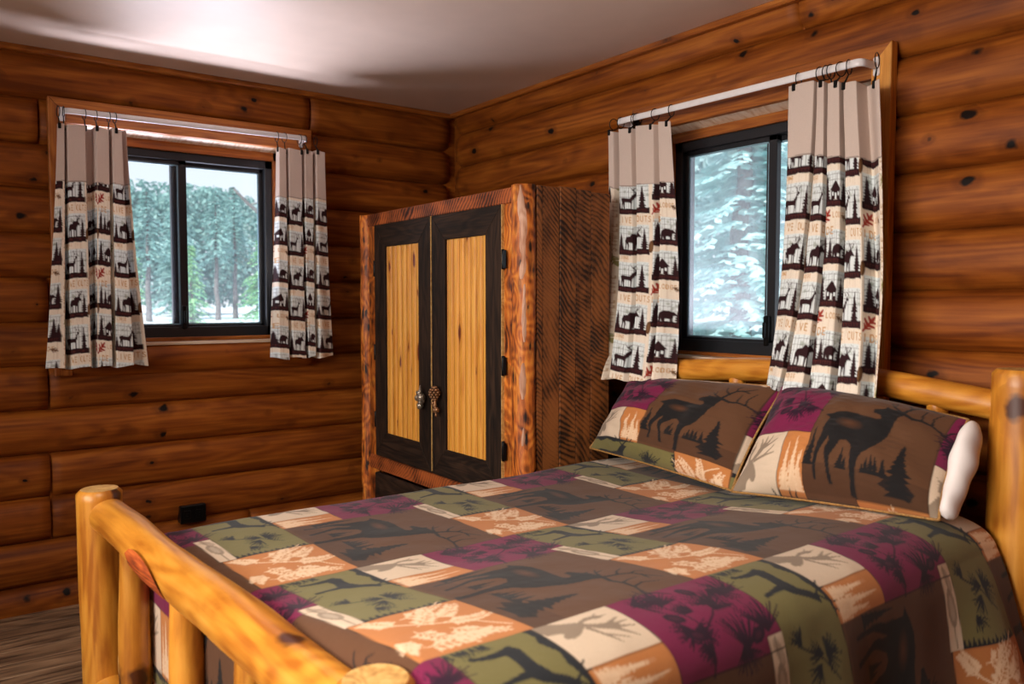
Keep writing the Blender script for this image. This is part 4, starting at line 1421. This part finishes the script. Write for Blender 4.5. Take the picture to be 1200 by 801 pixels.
def scene_(cv, x0, x1, yt, yb, kind):
    cv.rect(x0, x1, yt, yb, C_PLANK)
    x = x0
    while x < x1:
        cv.line([(x, yt + random.uniform(0, .02)), (x, yb)], .0014, lin(70, 62, 60), alpha=.85)
        x += random.uniform(.009, .016)
    for k in range(3):
        y = yt + (yb - yt) * (.12 + .2 * k)
        cv.line([(x0, y), (x1, y + random.uniform(-.003, .003))], .0013, lin(60, 54, 52), alpha=.8)
        for q in range(5):
            xx_ = x0 + (x1 - x0) * random.random()
            cv.line([(xx_, y), (xx_ + .008, y - .008)], .0012, lin(60, 60, 56), alpha=.8)
    for q in range(4):
        xx_ = x0 + (x1 - x0) * random.random()
        cv.ell(xx_, yt + (yb - yt) * random.uniform(.15, .5), .010, .007, 0, lin(120, 132, 104), .55, soft=.8)
    W = x1 - x0
    F = lambda cx, h, hw: cv.fir(cx, yb + .003, yb - h, hw * 1.5, C_BAR, tiers=9)
    if kind == 'deer':
        animal(cv, x0 + W * .14, yb + .002, W * .50, 'deer', C_BAR); F(x0 + W * .80, .088, .017); F(x0 + W * .06, .05, .011)
    elif kind == 'moose':
        F(x0 + W * .14, .066, .013); animal(cv, x0 + W * .26, yb + .002, W * .50, 'moose', C_BAR); F(x0 + W * .86, .082, .016)
    elif kind == 'cabin':
        F(x0 + W * .12, .085, .015); F(x0 + W * .82, .075, .014); F(x0 + W * .95, .055, .012)
        cx = x0 + W * .45
        cv.poly([(cx - .024, yb), (cx - .024, yb - .03), (cx - .03, yb - .03), (cx, yb - .062), (cx + .03, yb - .03), (cx + .024, yb - .03), (cx + .024, yb)], C_BAR)
        cv.rect(cx - .004, cx + .005, yb - .02, yb, C_PLANK); cv.rect(cx - .018, cx - .010, yb - .024, yb - .012, C_PLANK); cv.rect(cx + .011, cx + .019, yb - .024, yb - .012, C_PLANK)
    else:
        F(x0 + W * .12, .075, .013); F(x0 + W * .30, .06, .011); animal(cv, x0 + W * .38, yb + .002, W * .48, 'bear', C_BAR); F(x0 + W * .92, .08, .013)
    b = []
    for k in range(13): b.append((x0 - .004 + (W + .008) * k / 12, yb + random.uniform(-.0016, .0016)))
    for k in range(12, -1, -1): b.append((x0 - .004 + (W + .008) * k / 12, yb + .023 + random.uniform(-.0022, .0022)))
    cv.poly(b, C_BAR)
    x = x0 + .01
    while x < x1 - .012:
        cv.line([(x, yb + .008), (x, yb + .016)], .0014, lin(104, 46, 40)); cv.line([(x, yb + .008), (x + .005, yb + .0085)], .0014, lin(104, 46, 40)); x += .009


def oak_leaf(cv, x, y, L, a, col):
    c, s_ = math.cos(a), math.sin(a)
    f = lambda p, q: (x + L * (p * c - q * s_), y + L * (p * s_ + q * c))
    cv.line([f(-.65, 0), f(.5, 0)], L * .13, col)
    for (p, q, r) in ((.45, .0, .2), (.22, .22, .17), (.22, -.22, .17), (-.05, .30, .18), (-.05, -.30, .18), (-.3, .18, .14), (-.3, -.18, .14)):
        cv.line([f(p - .12, 0), f(p + .06, q * 1.25)], L * r * 1.1, col, L * r * .7)


def curtain_print():
    cv = Canvas(CW, CH, .001, C_BASE)
    for k in range(60):
        x = random.random() * CW; y = random.random() * CH
        cv.line([(x, y), (x, y + random.uniform(.03, .12))], .003, lin(214, 188, 158), alpha=.5)
    for x in (.05, .10, .15, .245, .29, .335):
        cv.line([(x, 0), (x, CH)], .001, lin(170, 140, 112), alpha=.6)
    scene_(cv, .005, .185, .015, .115, 'deer')
    scene_(cv, .005, .185, .185, .282, 'moose')
    scene_(cv, .205, .345, -.03, .062, 'cabin')
    scene_(cv, .205, .345, .158, .245, 'bear')
    text(cv, 'LIVE OUTSIDE', .010, .150, .022, C_TXT, .0038, .98)
    text(cv, 'LODGE', .255, .103, .016, C_TXT, .003, .95)
    text(cv, 'LODGE', .02, .311, .011, C_TXT, .002, 1.0)
    oak_leaf(cv, .222, .116, .050, -.9, C_RED)
    cv.ell(.196, .272, .013, .024, .1, C_CONE); cv.ell(.196, .272, .007, .016, .1, lin(128, 92, 60), .8)
    oak_leaf(cv, .375, .005, .045, 1.2, C_OLV)
    oak_leaf(cv, .325, .118, .026, .4, C_CONE)
    text(cv, 'SIMPLE LIFE', .358, .285, .021, lin(196, 160, 124), .0032, .98, vertical=True)
    return cv.get()


CP = curtain_print()
BEIGE = np.array(lin(208, 188, 176))
M_CURT = cloth('printed_curtain_cotton', trans=.12)


def curtain(label, axis, base, top, bot, zt, zb, phase, bow=0.0, hang=0.0, shadow=0, sway=None):
    """axis: 'A' panel runs along x in front of the back wall, 'B' along y.  nodes: (position, depth towards the room, print x)
    top/bot list the same folds at the head and at the hem"""
    root = thing('curtain', label, 'curtain', ((top[0][0] + top[-1][0]) / 2, base, zb) if axis == 'A' else (base, (top[0][0] + top[-1][0]) / 2, zb), 'printed curtains at the windows')
    n, m = 230, 340
    T = np.array(top, dtype=float); Bn = np.array(bot, dtype=float)
    q = np.linspace(0, len(T) - 1, n)
    k = np.minimum(q.astype(int), len(T) - 2)
    f = (q - k)
    fs_ = f * f * (3 - 2 * f)
    def interp(A, col, sm):
        w = fs_ if sm else f
        return A[k, col] * (1 - w) + A[k + 1, col] * w
    v = np.linspace(0, 1, m)[:, None]
    w = v ** 1.25
    pos = interp(T, 0, False)[None] * (1 - w) + interp(Bn, 0, False)[None] * w
    dep = interp(T, 1, True)[None] * (1 - w) + interp(Bn, 1, True)[None] * w
    dep = dep + bow * w ** 2 + .004 * npnoise(q[None] * .9 + 0 * v, v * 7 + 0 * q[None], int(abs(base * 100) + len(label)))
    pos = pos + .004 * npnoise(q[None] * .5 + 0 * v, v * 5 + 0 * q[None], 77 + len(label)) * w
    zT = zt[0] + (zt[1] - zt[0]) * q / q[-1] + .004 * np.sin(q * 2.1)
    zB = zb + hang * q / q[-1] + .006 * np.sin(q * 1.7 + 1)
    Z = zT[None] * (1 - v) + zB[None] * v
    P = np.stack([pos, base - dep, Z], -1) if axis == 'A' else np.stack([base - dep, pos, Z], -1)
    down = (zT[None] - Z)
    s = interp(T, 2, False)[None] + 0 * v
    rgb = sample(CP, CW, CH, s, down - .237 + phase)
    rgb = np.where((down < .237)[..., None], BEIGE, rgb)
    rgb = np.where((np.abs(down - .237) < .002)[..., None], BEIGE * .6, rgb)
    fab = grid_mesh('fabric', P, rgb, M_CURT, root)
    md = fab.modifiers.new('cloth', 'SOLIDIFY'); md.thickness = .0015; md.offset = 0
    return root, P


def nd(pl, F=.032, B=-.018):
    """expand 'fB' style lists: (position, 'F'/'B'/'M', print x)"""
    d = {'F': F, 'B': B, 'M': .005}
    return [(p, d[c] if isinstance(c, str) else c, s) for (p, c, s) in pl]


_F0 = np.array([math.sin(yaw), math.cos(yaw), 0]); _R = np.array([math.cos(yaw), -math.sin(yaw), 0])


def alongA(px, depth=-.13):
    """wall coordinate x of a point 'depth' in front of the back wall"""
    r = _F0 + _R * (px - 600) / 946
    t_ = (depth - CAM[1]) / r[1]
    return CAM[0] + r[0] * t_


def alongB(px, depth=-.13):
    r = _F0 + _R * (px - 600) / 946
    t_ = (depth - CAM[0]) / r[0]
    return CAM[1] + r[1] * t_


def panel(label, axis, depth, topn, botn, zt, zb, phase, **kw):
    g = alongA if axis == 'A' else alongB
    return curtain(label, axis, depth, nd([(g(p, depth), c, s) for p, c, s in topn]), nd([(g(p, depth - .8 * kw.get('bow', 0)), c, s) for p, c, s in botn], .045, -.03), zt, zb, phase, **kw)


DC = -.118
c1l, P1l = panel('printed curtain left of the window that shows open sky above trees', 'A', DC,
            [(72, 'F', .30), (80, 'F', .36), (81.5, 'B', .42), (84, 'F', .46), (104, 'F', .60), (107, 'B', .66), (114, 'B', .72), (118, 'F', .60), (131, 'F', .68), (133.5, 'B', .76), (136, 'F', .82), (146, 'F', .90), (148, 'B', .95), (153, 'M', 1.0)],
            [(50, 'F', .30), (72, 'F', .40), (77, 'B', .44), (82, 'F', .46), (103, 'F', .60), (106, 'B', .64), (108, 'B', .66), (111, 'F', .60), (128, 'F', .70), (131, 'B', .76), (135, 'F', .80), (153, 'F', .92), (157, 'B', .97), (172, 'M', 1.02)],
            (2.094, 2.103), 1.072, .05, bow=.03)
c1r, P1r = panel('printed curtain in the back wall between window and wardrobe', 'A', DC,
            [(326, 'M', .24), (328, 'F', .26), (335, 'F', .33), (337, 'B', .40), (339, 'F', .44), (353, 'F', .56), (355.5, 'B', .60), (357.5, 'F', .64), (366, 'F', .72), (368.5, 'B', .78), (371, 'F', .82), (380, 'F', .90)],
            [(318, 'B', .22), (324, 'F', .26), (335, 'F', .34), (337.5, 'B', .40), (340, 'F', .44), (354, 'F', .56), (356, 'B', .60), (358, 'F', .63), (365, 'F', .70), (367.5, 'B', .76), (371, 'F', .82), (389, 'M', .94)],
            (2.100, 2.108), 1.075, .17, bow=.03)
c2l, P2l = panel('printed curtain over the bed hanging beside the rough sawn side of the wardrobe', 'B', DC,
            [(715, 'B', -.10), (718, 'F', -.07), (723, 'F', -.03), (726.5, 'B', .0), (730, 'F', .02), (744, 'F', .09), (746, 'M', .105), (750, 'F', .12), (769, 'F', .21), (772, 'M', .235), (776, 'F', .255), (790, 'F', .335)],
            [(708, 'M', -.10), (713, 'F', -.07), (719, 'F', -.03), (723.5, 'B', .0), (728, 'F', .02), (744, 'F', .09), (747, 'M', .105), (752, 'F', .12), (771, 'F', .22), (774, 'M', .24), (778, 'F', .27), (792, 'B', .36)],
            (2.075, 2.058), 1.04, .02, bow=.115)
c2r, P2r = panel('printed curtain above the pillows, nearest the log headpost', 'B', DC,
            [(926, 'F', .035), (955, 'F', .15), (957.5, 'B', .25), (960, 'F', .435), (967, 'F', .50), (969.5, 'B', .58), (972, 'F', .62), (984, 'F', .69), (986.5, 'B', .78), (990, 'F', .88), (1004, 'F', .99), (1007, 'B', 1.05), (1031, 'F', 1.17)],
            [(906, 'M', -.05), (927, 'F', .08), (930, 'B', .25), (934, 'F', .42), (956, 'F', .50), (959, 'B', .58), (963, 'F', .61), (985, 'F', .70), (989, 'B', .80), (996, 'F', .88), (1020, 'F', 1.0), (1024, 'B', 1.06), (1043, 'F', 1.16)],
            (2.075, 2.03), 1.062, -.075, bow=.125)


# rods with brackets, and the clip rings that carry each curtain
def rod(label, axis, p0, p1, z0, z1, depth):
    root = thing('curtain_rod', label, 'curtain rod', (((p0 + p1) / 2), depth, (z0 + z1) / 2) if axis == 'A' else (depth, (p0 + p1) / 2, (z0 + z1) / 2))
    P = (lambda s, d, z: (s, d, z)) if axis == 'A' else (lambda s, d, z: (d, s, z))
    pts = []
    sg = 1 if p1 > p0 else -1
    n = 6
    path = [(p0, -.025, z0), (p0, depth + .02, z0)] + [(p0 + sg * .02 * (1 - math.cos(a)), depth + .02 * (1 - math.sin(a)), z0) for a in np.linspace(0, PI / 2, n)][1:] + \
           [(p1 - sg * .02 * (1 - math.cos(a)), depth + .02 * (1 - math.sin(a)), z1) for a in np.linspace(PI / 2, 0, n)] + [(p1, -.025, z1)]
    mb = MB()
    # flat oval section, taller than deep
    vs, fs = [], []
    for i, (s, d, z) in enumerate(path):
        a = Vector(path[max(i - 1, 0)]); b = Vector(path[min(i + 1, len(path) - 1)])
        tn = Vector((b.x - a.x, b.y - a.y, 0)).normalized(); nn = Vector((-tn.y, tn.x, 0))
        for k in range(12):
            th = 2 * PI * k / 12
            w_ = .0045 * math.cos(th); h_ = .0125 * math.copysign(abs(math.sin(th)) ** .6, math.sin(th))
            vs.append(P(s + nn.x * w_, d + nn.y * w_, z + h_))
    for i in range(len(path) - 1):
        for k in range(12):
            fs.append((i * 12 + k, i * 12 + (k + 1) % 12, (i + 1) * 12 + (k + 1) % 12, (i + 1) * 12 + k))
    mb.add(vs, fs)
    mb.build('rod', M_WHITE, root)
    for (s, z) in ((p0, z0), (p1, z1)):
        mb = MB()
        b = (s - .011, s + .011, -.041, -.03, z - .03, z + .03)
        bx(mb, axis, *b, 'z', ch=.004)
        for dz in (-.02, .02):
            c = P(s, -.043, z + dz)
            mb.ball(c, .004, .004, .004, 8, 6)
        mb.build('bracket', M_WHITE, root)
    return root


rod('white curtain rod across the window that shows open sky above trees', 'A', -2.003, -.93, 2.160, 2.168, DC - .005)
rod('white curtain rod across the window over the bed', 'B', -1.495, -2.60, 2.112, 2.105, DC - .005)


def rings(root, axis, P, cols, zr):
    for c in cols:
        p = P[2, int(c * (P.shape[1] - 1))]
        mb = MB()
        s = p[0] if axis == 'A' else p[1]
        d = DC - .005
        z = zr(s)
        tilt = random.uniform(-.25, .25)
        pts = []
        for a in np.linspace(0, 2 * PI, 25)[:-1]:
            q = (s + .021 * math.cos(a) * math.sin(tilt), d + .021 * math.cos(a) * math.cos(tilt), z - .008 + .023 * math.sin(a))
            pts.append(q if axis == 'A' else (q[1], q[0], q[2]))
        mb.sweep(pts, .0018, 6, closed=True)
        a_ = (s, d, z - .030); b_ = ((p[0], p[1], p[2] + .004) if axis == 'A' else (p[1], p[0], p[2] + .004))
        if axis == 'B': a3, b3 = (a_[1], a_[0], a_[2]), (b_[1], b_[0], b_[2])
        else: a3, b3 = a_, b_
        mb.tube(a3, b3, .0022, .0035, seg=8, rings=4, ch=.0005)
        b4 = Vector(b3)
        mb.box(b4.x - .006, b4.x + .006, b4.y - .006, b4.y + .006, b4.z - .018, b4.z + .006, axis=2, ch=.002)
        mb.build('clip_ring', M_BLACK, root)


zr1 = lambda s: 2.160 + .008 * (s + 2.003) / 1.073
zr2 = lambda s: 2.112 - .007 * (-1.495 - s) / 1.105
rings(c1l, 'A', P1l, (.03, .12, .33, .54, .68, .80), zr1)
rings(c1r, 'A', P1r, (.05, .22, .46, .66, .92), zr1)
rings(c2l, 'B', P2l, (.11, .28, .45, .55, .72, .97), zr2)
rings(c2r, 'B', P2r, (.02, .14, .30, .40, .56, .75, .97), zr2)

# ------------------------------------------------------------------ outdoors
def ground_mat():
    m, nt, b = new_mat('pale_forest_floor')
    tc = N(nt, 'ShaderNodeTexCoord')
    n = N(nt, 'ShaderNodeTexNoise'); n.inputs['Scale'].default_value = .5; n.inputs['Detail'].default_value = 7
    nt.links.new(tc.outputs['Object'], n.inputs['Vector'])
    r = ramp(nt, [(.36, lin(170, 186, 172)), (.46, lin(222, 228, 228)), (.7, lin(240, 242, 244))])
    nt.links.new(n.outputs['Fac'], r.inputs['Fac']); nt.links.new(r.outputs['Color'], b.inputs['Base Color'])
    b.inputs['Roughness'].default_value = .9
    return m


def gz(x, y):
    """the ground climbs gently away from the cabin"""
    d = max(0.0, max(x, y) - 1.5)
    t_ = min(1, d / 11)
    return -.5 + 1.4 * t_ * t_ * (3 - 2 * t_) + .25 * mnoise.noise(Vector((x * .16, y * .16, 0))) * min(1, d / 5)


mb = MB()
nx = 90
vs, fs = [], []
for i in range(nx + 1):
    for j in range(nx + 1):
        x = -40 + 110 * i / nx; y = -40 + 110 * j / nx
        vs.append((x, y, gz(x, y)))
for i in range(nx):
    for j in range(nx):
        fs.append((i * (nx + 1) + j, (i + 1) * (nx + 1) + j, (i + 1) * (nx + 1) + j + 1, i * (nx + 1) + j + 1))
mb.add(vs, fs)
struct(mb.build('ground', ground_mat()))


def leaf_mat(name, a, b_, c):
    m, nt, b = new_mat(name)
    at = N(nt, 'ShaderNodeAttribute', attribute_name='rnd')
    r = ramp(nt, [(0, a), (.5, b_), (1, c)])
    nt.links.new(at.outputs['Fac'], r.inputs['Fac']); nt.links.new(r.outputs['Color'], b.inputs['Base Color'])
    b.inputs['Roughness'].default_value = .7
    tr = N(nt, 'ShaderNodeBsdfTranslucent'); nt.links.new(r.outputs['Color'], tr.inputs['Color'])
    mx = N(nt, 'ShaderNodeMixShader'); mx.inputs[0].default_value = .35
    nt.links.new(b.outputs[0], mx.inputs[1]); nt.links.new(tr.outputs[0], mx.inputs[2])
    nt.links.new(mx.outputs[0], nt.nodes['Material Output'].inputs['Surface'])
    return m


M_FIR = leaf_mat('blue_green_fir_needles', lin(104, 146, 142), lin(150, 192, 186), lin(200, 228, 220))
M_FIR2 = leaf_mat('frosted_fir_needles', lin(150, 196, 196), lin(190, 224, 222), lin(228, 244, 240))  # lighter copy of the fir needles, with brightness and haze in the colour
M_SPRUCE = leaf_mat('fresh_green_needles', lin(96, 168, 130), lin(150, 204, 150), lin(190, 226, 170))
M_FAR = leaf_mat('hazy_far_foliage', lin(96, 138, 132), lin(140, 180, 172), lin(192, 218, 206))  # haze is put into the leaf colours as paleness
M_FAR2 = leaf_mat('sunlit_hazy_foliage', lin(150, 194, 196), lin(190, 224, 224), lin(236, 248, 246))  # brighter copy of the far foliage, sunlight and haze painted into its colours
M_TRUNK = plain('grey_bark', lin(112, 108, 104), .9, noise=.4, nscale=8)


def make_tree(name, H, Rm, mat, bare, seed, dens=1.0):
    """conifer with drooping sprays; bare = clear trunk height"""
    r = random.Random(seed)
    root = thing(name, 'tree', 'tree', (0, 0, 0))
    mb = MB(); mb.tube((0, 0, -.4), (0, 0, H * .97), H * .016 + .05, .02, seg=9, rings=12, wob=.15, bend=.12)
    mb.build('trunk', M_TRUNK, root)
    mb = MB()
    z = bare
    V, F, Rn = [], [], []
    while z < H * .985:
        f = (z - bare) / (H - bare)
        nb = max(3, int((6 + 3 * r.random()) * dens))
        for k in range(nb):
            th = r.random() * 2 * PI
            Lb = Rm * (1 - f) ** .8 * r.uniform(.65, 1.1) + .12
            ns = max(3, int(Lb / .16))
            tone = r.random()
            for q in range(ns):
                t_ = (q + r.random() * .6) / ns
                rad = Lb * t_
                px, py = rad * math.cos(th), rad * math.sin(th)
                pz = z + .10 * Lb * t_ - .45 * Lb * t_ * t_
                for e in (-1, 1, 0):
                    a = th + e * r.uniform(.5, 1.0)
                    l = r.uniform(.14, .30) * (1 - .35 * t_) + .05
                    w = l * r.uniform(.22, .36)
                    dz = -l * r.uniform(.15, .65)
                    ex, ey = px + l * math.cos(a), py + l * math.sin(a)
                    nx_, ny_ = -math.sin(a) * w, math.cos(a) * w
                    b = len(V)
                    V += [(px, py, pz), (px * .5 + ex * .5 + nx_, py * .5 + ey * .5 + ny_, pz + dz * .35), (ex, ey, pz + dz), (px * .5 + ex * .5 - nx_, py * .5 + ey * .5 - ny_, pz + dz * .5 - w * .5)]
                    F.append((b, b + 1, b + 2, b + 3))
                    Rn += [min(1, max(0, tone * .5 + r.random() * .5))] * 4
        z += (.16 + .10 * r.random()) * (1.0 if f < .8 else .7)
    mb.v, mb.f, mb.g, mb.r = V, F, list(V), Rn
    mb.m = [0] * len(F); mb.sm = [False] * len(F)
    mb.build('foliage', mat, root)
    return root


protos = [make_tree('fir_tree', 9.0, 1.7, M_FIR2, .5, 1), make_tree('fir_tree', 8.0, 2.0, M_FIR, .6, 2), make_tree('pine_tree', 10.5, 1.9, M_SPRUCE, 1.9, 3), make_tree('spruce_tree', 6.5, 1.9, M_SPRUCE, .3, 4)]
protos.append(make_tree('slender_pine', 9.0, 1.5, M_FIR, 4.2, 9, .75))
used = [False] * len(protos)
rt = random.Random(5)


def plant(kind, x, y, h, label, group):
    p = protos[kind]
    if not used[kind]:
        o = p; used[kind] = True
    else:
        o = copy_tree(p)
    H = (9.0, 8.0, 10.5, 6.5, 9.0)[kind]
    s = h / H
    o.location = (x, y, gz(x, y) - .05)
    o.scale = (s * rt.uniform(.9, 1.15),) * 2 + (s,)
    o.rotation_euler = (0, 0, rt.random() * 6.28)
    o['label'] = label; o['group'] = group


def thicket(name, label, along, a0, a1, d0, d1, htop, n, seed, size, mat):
    """uncountable mass of far foliage: rounded crowns filling a belt behind the single trees"""
    r_ = random.Random(seed)
    V, F, Rn = [], [], []
    crowns = []
    a = a0
    while a < a1:
        for q in range(3):
            dd = r_.uniform(d0, d1)
            crowns.append((a + r_.uniform(-.8, .8), dd, htop(dd) * r_.uniform(.90, 1.0), r_.uniform(.9, 1.7), r_.random(), r_.choice((.05, .1, .35))))
        a += 1.1
    for k in range(n):
        ca, cd, ch, cr, ct, cb = crowns[k % len(crowns)]
        z = cb + (1 - cb) * r_.random()
        rad = cr * (1 - .75 * z ** 3) * r_.uniform(.5, 1)
        th = r_.random() * 2 * PI
        x, y = (ca, cd) if along == 'x' else (cd, ca)
        px, py = x + rad * math.cos(th), y + rad * math.sin(th)
        g0 = gz(x, y)
        pz = g0 + .15 + (ch - g0 - .15) * z
        l = size * r_.uniform(.5, 1.1)
        u_ = Vector((r_.uniform(-1, 1), r_.uniform(-1, 1), r_.uniform(-1.1, .1))).normalized()
        w_ = u_.cross(Vector((r_.uniform(-1, 1), r_.uniform(-1, 1), r_.uniform(-1, 1)))).normalized()
        p = Vector((px, py, pz)); b = len(V)
        V += [tuple(p), tuple(p + u_ * l * .5 + w_ * l * .28), tuple(p + u_ * l), tuple(p + u_ * l * .5 - w_ * l * .28)]
        F.append((b, b + 1, b + 2, b + 3)); Rn += [.7 * ct + .3 * r_.random()] * 4
    mb = MB(); mb.v, mb.f, mb.g, mb.r = V, F, list(V), Rn
    mb.m = [0] * len(F); mb.sm = [False] * len(F)
    o = mb.build(name, mat, None, (0, 0, 0))
    tag(o, label, 'forest'); o['kind'] = 'stuff'
    return o


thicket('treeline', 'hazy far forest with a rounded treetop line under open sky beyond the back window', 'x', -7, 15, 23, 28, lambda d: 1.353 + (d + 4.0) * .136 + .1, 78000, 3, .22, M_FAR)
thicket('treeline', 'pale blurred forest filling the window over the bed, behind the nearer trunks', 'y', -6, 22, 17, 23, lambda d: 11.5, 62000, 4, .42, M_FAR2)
# behind the back wall window: trees whose tops leave a strip of sky
for i, (x, y) in enumerate(((-5.2, 18.5), (-1.6, 20.5), (1.5, 17.0), (3.6, 20.6), (5.9, 17.2), (8.2, 21.0), (10.6, 17.6), (13.8, 20.6))):
    dist = y + 4.02
    plant((1, 1, 2, 1, 2, 1, 2, 1)[i], x, y, 1.353 + .128 * dist + rt.uniform(-.3, .15) - gz(x, y), 'hazy conifer in the forest seen through the window beneath the open sky', 'conifers outside the back window')
plant(3, 2.15, 9.4, 1.75, 'bright green young spruce low in the right pane under open sky', 'spruces outside the back window')
plant(3, 2.0, 13.2, 1.75, 'small green spruce beside the sash meeting line under open sky', 'small spruces outside the back window')
for (x, y, h) in ((-.6, 15.6, 3.2), (1.62, 15.2, 3.0), (2.42, 16.0, 3.3), (3.05, 15.0, 3.1), (3.72, 15.8, 3.3), (5.4, 15.2, 3.1)):
    plant(4, x, y, h, 'slender pine with bare lower trunk standing before the treeline under open sky', 'slender pines outside the back window')
mb = MB()
for (p, q, r0, r1) in (((1.60, 9.0, 3.16), (2.25, 9.0, 2.52), .022, .035), ((2.25, 9.0, 2.52), (3.4, 8.8, 1.5), .035, .05), ((3.4, 8.8, 1.5), (4.6, 8.5, .4), .05, .07)):
    mb.tube(p, q, r0, r1, seg=10, rings=10, wob=.2, bend=.05)
mb.tube((1.85, 9.0, 2.93), (2.2, 9.03, 3.02), .014, .006, seg=8, rings=6, wob=.2, bend=.05)
tag(mb.build('dead_tree', M_TRUNK, None, (4.6, 8.5, .4)), 'bare pale leaning tree limb crossing the right pane below open sky', 'tree')
# outside the window over the bed: taller trees
for i, (x, y) in enumerate(((10.5, -2.5), (12.5, 2.2), (9.6, 5.4), (13.2, 7.4), (10.4, 10.2), (13.0, 12.6), (10.2, 15.2), (14.2, 17.6))):
    plant(0, x, y, rt.uniform(8.5, 11), 'tall hazy conifer in the forest seen through the window over the bed', 'conifers outside the window over the bed')

# ------------------------------------------------------------------ light
w = bpy.data.worlds.new('sky'); SC.world = w; w.use_nodes = True
nt = w.node_tree
bg = nt.nodes['Background']
tc = N(nt, 'ShaderNodeTexCoord'); sp = N(nt, 'ShaderNodeSeparateXYZ'); nt.links.new(tc.outputs['Generated'], sp.inputs[0])
r = ramp(nt, [(.0, (.86, .90, .96)), (.12, (.80, .87, .96)), (.6, (.50, .66, .92))])
nt.links.new(sp.outputs['Z'], r.inputs['Fac']); nt.links.new(r.outputs['Color'], bg.inputs['Color'])
bg.inputs['Strength'].default_value = 1.15


def light(name, typ, loc, target, energy, color, **kw):
    d = bpy.data.lights.new(name, typ); d.energy = energy; d.color = color
    for k, v in kw.items(): setattr(d, k, v)
    o = bpy.data.objects.new(name, d); COL.objects.link(o); o.location = loc
    dv = Vector(target) - Vector(loc)
    o.rotation_euler = dv.to_track_quat('-Z', 'Y').to_euler()
    return o


light('sun', 'SUN', (-10, -8, 14), (0, 0, 0), 5.6, (1, .97, .94), angle=.03)
# area light standing in for daylight by an assumed wide window behind the camera
light('left_window_daylight', 'AREA', (XL + .05, -2.8, 1.75), (0, -3.0, 1.0), 60, (1, .92, .84), shape='RECTANGLE', size=2.4, size_y=1.0, spread=1.9)
# assumed soft flush ceiling lamp in the middle of the room, above and behind the view
light('ceiling_lamp', 'AREA', (-2.3, -2.9, 2.38), (-1.6, -2.6, 0), 20, (1, .91, .80), shape='DISK', size=.7, spread=2.3)
# added area lights, unseen below the sills outside both windows, brightening ceiling and reveals
light('back_window_daylight', 'AREA', (-1.5, .88, .80), (-1.40, -.7, 2.5), 165, (.82, .82, 1.0), shape='RECTANGLE', size=1.2, size_y=.4)
light('bedside_window_daylight', 'AREA', (.62, -2.1, .62), (-.5, -2.1, 2.4), 125, (.9, .90, 1.0), shape='RECTANGLE', size=1.2, size_y=.4)

SC.view_settings.view_transform = 'Standard'
SC.view_settings.look = 'None'
SC.view_settings.gamma = 1
SC.view_settings.use_curve_mapping = False
SC.view_settings.exposure = 0
SC.cycles.max_bounces = 8
SC.cycles.sample_clamp_indirect = 4
